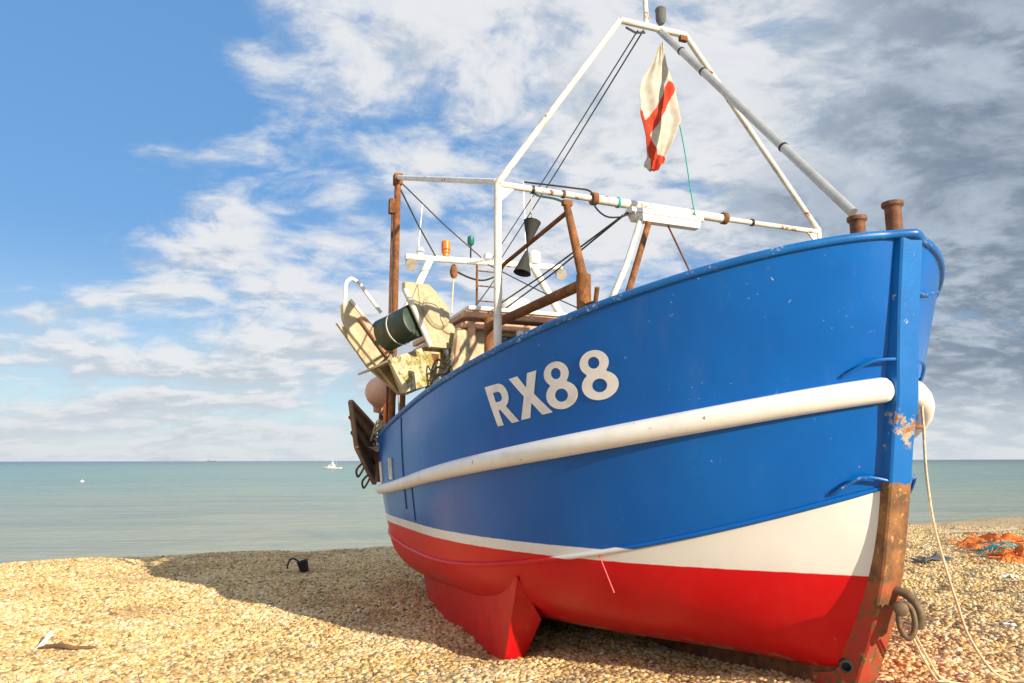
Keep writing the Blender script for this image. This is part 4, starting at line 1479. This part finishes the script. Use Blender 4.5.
# shackle at the forefoot and its hauling lines
shk = bpy.data.objects.new('hauling_shackle', None)
COL.objects.link(shk)
shk.matrix_world = BM
tag(shk, 'heavy rusty shackle and link hanging from the foot of the stem', 'shackle')
T(smooth_path([(0.40, -0.03, 0.74), (0.33, -0.06, 0.73), (0.27, -0.08, 0.68), (0.24, -0.09, 0.60), (0.27, -0.09, 0.52)], 6), [0.030] * 25, 12).build('shackle_bow', 'chain', shk)
MB().lathe((0.30, 0.02, 0.645), [(0.03, 0), (0.045, .01), (0.045, .05), (0.03, .06)], axis=(-0.6, 0.5, 0), n=16).build('shackle_pin', 'chain', shk)
lk_ = [Vector((0.29 + .055 * math.sin(a) * .6, -0.02 + .055 * math.sin(a) * .6, 0.565 + .105 * math.cos(a))) for a in [2 * math.pi * i / 28 for i in range(28)]]
MB().tube(lk_, 0.019, 10, closed=True).build('link', 'chain', shk)
for k, (e1, lab) in enumerate((((0.62, -0.72, 0.03), 'left of two thin ropes running from the stem shackle to the shingle'), ((0.50, -0.80, 0.03), 'right of two thin ropes running from the stem shackle to the shingle'))):
    p = smooth_path([(0.28, -0.04 - .03 * k, 0.48), (0.36, -0.22 - .04 * k, 0.30), (0.50, -0.50 - .05 * k, 0.10), e1, (0.36, -0.86 - .1 * k, 0.04), (-0.2, -1.10 - .15 * k, 0.04)], 6)
    r_ = T(p, 0.008, 8).build('hauling_rope', 'rope', None)
    tag(in_boat_frame(r_), lab, 'rope', 'ropes at the stem shackle')

# ------------------------------------------------------------------ odds and ends on the beach
def gp(u, v, dz=0.0):
    return Vector((u, v, ground(u, v) + dz))


def net_heap(name, mat, cu, cv, ru, rv, h, seed, label):
    rnd = random.Random(seed)
    root = bpy.data.objects.new(name, None)
    COL.objects.link(root)
    root.matrix_world = BM
    tag(root, label, 'fishing net')
    nu, nw = 26, 30
    vs, fs = [], []
    for i in range(nu + 1):
        for j in range(nw):
            f = i / nu
            a = 2 * math.pi * j / nw
            rr = f * (1 + 0.25 * mnoise.noise(Vector((math.cos(a) * 1.4, math.sin(a) * 1.4, seed))))
            u, v = cu + ru * rr * math.cos(a), cv + rv * rr * math.sin(a)
            hz = h * (1 - f ** 2.2) * (0.75 + 0.9 * mnoise.noise(Vector((u * 4, v * 4, seed + 2)))) + 0.03 * mnoise.noise(Vector((u * 14, v * 14, seed)))
            vs.append((u, v, ground(u, v) + hz - 0.02 * f))
    for i in range(nu):
        for j in range(nw):
            fs.append((i * nw + j, i * nw + (j + 1) % nw, (i + 1) * nw + (j + 1) % nw, (i + 1) * nw + j))
    MB().add(vs, fs).build('mound', mat, root, smooth=0)
    st = MB()
    for i in range(70):
        a, f = rnd.uniform(0, 6.28), math.sqrt(rnd.random()) * 1.05
        u, v = cu + ru * f * math.cos(a), cv + rv * f * math.sin(a)
        pts = []
        dr_ = rnd.uniform(0, 6.28)
        for k in range(5):
            hz = h * max(0, 1 - f ** 2.2) * (0.75 + 0.9 * mnoise.noise(Vector((u * 4, v * 4, seed + 2))))
            pts.append(Vector((u, v, ground(u, v) + hz + 0.012)))
            dr_ += rnd.uniform(-.7, .7)
            u += .09 * math.cos(dr_)
            v += .09 * math.sin(dr_)
        st.tube(smooth_path(pts, 2), 0.009, 4, caps=False)
    o = st.build('strand', mat, root)
    o['kind'] = 'stuff'


net_heap('fishing_net', 'orange_net', 7.6, -11.3, 0.45, 1.05, 0.24, 1.3, 'heap of orange fishing net on the shingle behind the teal net')
net_heap('fishing_net', 'teal_net', 6.8, -10.6, 0.30, 0.85, 0.22, 4.1, 'heap of teal fishing net between the two orange heaps')
net_heap('fishing_net', 'orange_net', 6.0, -9.9, 0.35, 0.95, 0.22, 7.7, 'heap of orange fishing net lying nearest the viewer at the right edge')

# dark flat rag
rg, fs = [], []
for i in range(14):
    for j in range(8):
        u, v = 6.30 + (j - 3.5) * .05 + .02 * math.sin(i), -7.45 - i * .055
        rg.append((u, v, ground(u, v) + 0.03 + 0.05 * abs(mnoise.noise(Vector((u * 5, v * 5, 3)))) + (0.05 if i > 9 else 0) * (i - 9) / 4))
fs = [(i * 8 + j, i * 8 + j + 1, (i + 1) * 8 + j + 1, (i + 1) * 8 + j) for i in range(13) for j in range(7)]
o = MB().add(rg, fs).build('rag', 'grey_fabric', None, smooth=60)
md_ = o.modifiers.new('thickness', 'SOLIDIFY')
md_.thickness = 0.02
tag(in_boat_frame(o), 'crumpled dark grey rag on the shingle right of the stem', 'rag')

# pale plastic scraps
for k, (u, v, s, lab) in enumerate(((4.35, -6.95, .11, 'white plastic scrap at the right edge below the orange nets'), (1.70, -3.03, .05, 'small white plastic scrap near the bottom right corner'))):
    mb = MB()
    c = gp(u, v, 0.02)
    vs = []
    for i in range(7):
        for j in range(7):
            x, y = (i - 3) / 3 * s, (j - 3) / 3 * s * .7
            vs.append(c + Vector((x, y, 0.5 * s * (1 + mnoise.noise(Vector((x / s * 1.3, y / s * 1.3, k * 3.1)))) + .3 * s * math.sin(i * 1.3))))
    o = mb.add(vs, [(i * 7 + j, i * 7 + j + 1, (i + 1) * 7 + j + 1, (i + 1) * 7 + j) for i in range(6) for j in range(6)]).build('plastic_scrap', 'pale_plastic', None, smooth=60)
    o.modifiers.new('thickness', 'SOLIDIFY').thickness = 0.004
    tag(in_boat_frame(o), lab, 'litter')
# bucket with raised handle at the crest
bk = bpy.data.objects.new('bucket', None)
COL.objects.link(bk)
bu, bv = 9.8, 2.80
bk.matrix_world = BM @ Matrix.Translation(gp(bu, bv, -0.02)) @ Matrix.Rotation(math.radians(-16), 4, 'X') @ Matrix.Scale(0.72, 4)
tag(bk, 'small black bucket with raised handle near the crest of the shingle', 'bucket')
MB().lathe((0, -.12, 0), [(0.0, 0.01), (0.10, 0.0), (0.125, 0.24), (0.135, 0.25), (0.135, 0.265), (0.118, 0.265), (0.095, 0.02)], n=22, caps=False).build('tub', 'black', bk)
T(smooth_path([(0, -.06, .25), (0, 0.0, .33), (0, .06, .38), (0, .13, .385), (0, .20, .30), (0, .24, .20)], 5), 0.022, 6).build('handle', 'black', bk)
# stick and plastic strip bottom left
o = T(smooth_path([gp(5.30, 5.72, .03), gp(5.2, 5.55, .06), gp(5.12, 5.38, .035), gp(5.08, 5.2, .03)], 5), [0.010 + .012 * math.sin(i / 15 * math.pi) for i in range(16)], 7).build('driftwood_stick', 'wood_brown', None)
tag(in_boat_frame(o), 'short dark driftwood stick at the bottom left of the beach', 'stick')
o = MB().plate([gp(5.3, 5.78, -.02), gp(5.28, 5.72, -.02), gp(5.38, 5.62, .13), gp(5.40, 5.65, .14)], (0.012, 0.0, 0.004)).build('plastic_strip', 'pale_plastic', None)
tag(in_boat_frame(o), 'pale blue plastic strip sticking up beside the driftwood stick', 'litter')
o = T(smooth_path([gp(9.9, -12.6, .03), gp(9.9, -13.4, .05), gp(9.75, -14.3, .04), gp(9.8, -15.4, .05)], 5), 0.03, 7).build('driftwood_branch', 'grey_wood', None)
tag(in_boat_frame(o), 'long grey driftwood branch lying beyond the nets on the right', 'branch')

# ------------------------------------------------------------------ at sea
def small_boat(loc, rz, L_):
    root = bpy.data.objects.new('motor_boat', None)
    COL.objects.link(root)
    root.matrix_world = Matrix.Translation(loc) @ Matrix.Rotation(rz, 4, 'Z')
    tag(root, 'small white motor boat moored on the sea to the left', 'boat')
    s = L_ / 11.0
    vs, fs = [], []
    n = 14
    for i in range(n):
        f = i / (n - 1)
        x = (-5.5 + 11 * f) * s
        w = 1.6 * s * (1 - max(0, (f - .45) / .55) ** 2.2)
        zt = (0.9 + 0.9 * max(0, f - .3) ** 1.5) * s
        vs += [(x, w, zt), (x * .97, w * .8, -.1), (x * .97, -w * .8, -.1), (x, -w, zt)]
    for i in range(n - 1):
        for j in range(4):
            fs.append((i * 4 + j, i * 4 + (j + 1) % 4, (i + 1) * 4 + (j + 1) % 4, (i + 1) * 4 + j))
    fs += [(0, 1, 2, 3), ((n - 1) * 4, (n - 1) * 4 + 3, (n - 1) * 4 + 2, (n - 1) * 4 + 1)]
    MB().add(vs, fs).build('hull', 'lamp_white', root, smooth=30)
    cb = [(-1.6 * s, .9 * s), (2.4 * s, .9 * s), (1.2 * s, 2.6 * s), (-1.2 * s, 2.6 * s)]
    MB().plate([(x, -1.1 * s, z) for x, z in cb], (0, 2.2 * s, 0)).build('cabin', 'lamp_white', root, smooth=0)
    MB().box((0.2 * s, 0, 2.15 * s), (1.9 * s, 2.26 * s, .45 * s)).build('window_band', 'glass', root, smooth=0)
    MB().box((-.3 * s, 0, 3.3 * s), (1.0 * s, 1.0 * s, 1.3 * s), bev=.1 * s).build('flybridge', 'lamp_white', root)
    MB().tube([(-.3 * s, 0, 3.6 * s), (-.5 * s, 0, 5.6 * s)], .07 * s, 6).build('mast', 'lamp_white', root)
    MB().tube([(-2.6 * s, 0, .9 * s), (-2.7 * s, 0, 6.4 * s)], .04 * s, 6).build('mast', 'galv', root)
    MB().box((-.5 * s, 0, .12), (10.6 * s, 2.9 * s, .18)).build('boot_stripe', 'rust_dark', root, smooth=0)


small_boat((-102, 413.7, SEA_Z), math.radians(168), 11.0)
sh = bpy.data.objects.new('cargo_ship', None)
COL.objects.link(sh)
sh.matrix_world = Matrix.Translation((-2950, 7150, SEA_Z))
tag(sh, 'tiny grey cargo ship on the horizon at the left', 'ship')
MB().plate([(-38, 0, -1), (38, 0, -1), (45, 0, 7), (-42, 0, 6)], (0, 14, 0)).build('hull', 'grey_fabric', sh, smooth=0)
MB().box((-30, 7, 13), (12, 12, 14)).build('bridge', 'galv', sh, smooth=0)
mb_ = bpy.data.objects.new('mooring_buoy', None)
COL.objects.link(mb_)
mb_.matrix_world = Matrix.Translation((-96.7, 164.8, SEA_Z))
tag(mb_, 'small white mooring buoy floating on the sea at far left', 'buoy')
MB().sphere((0, 0, .12), .38, sc=(1, 1, .85)).build('float', 'lamp_white', mb_)
MB().tube([(0, 0, .4), (0, 0, .75)], .05, 8).build('staff', 'galv', mb_)
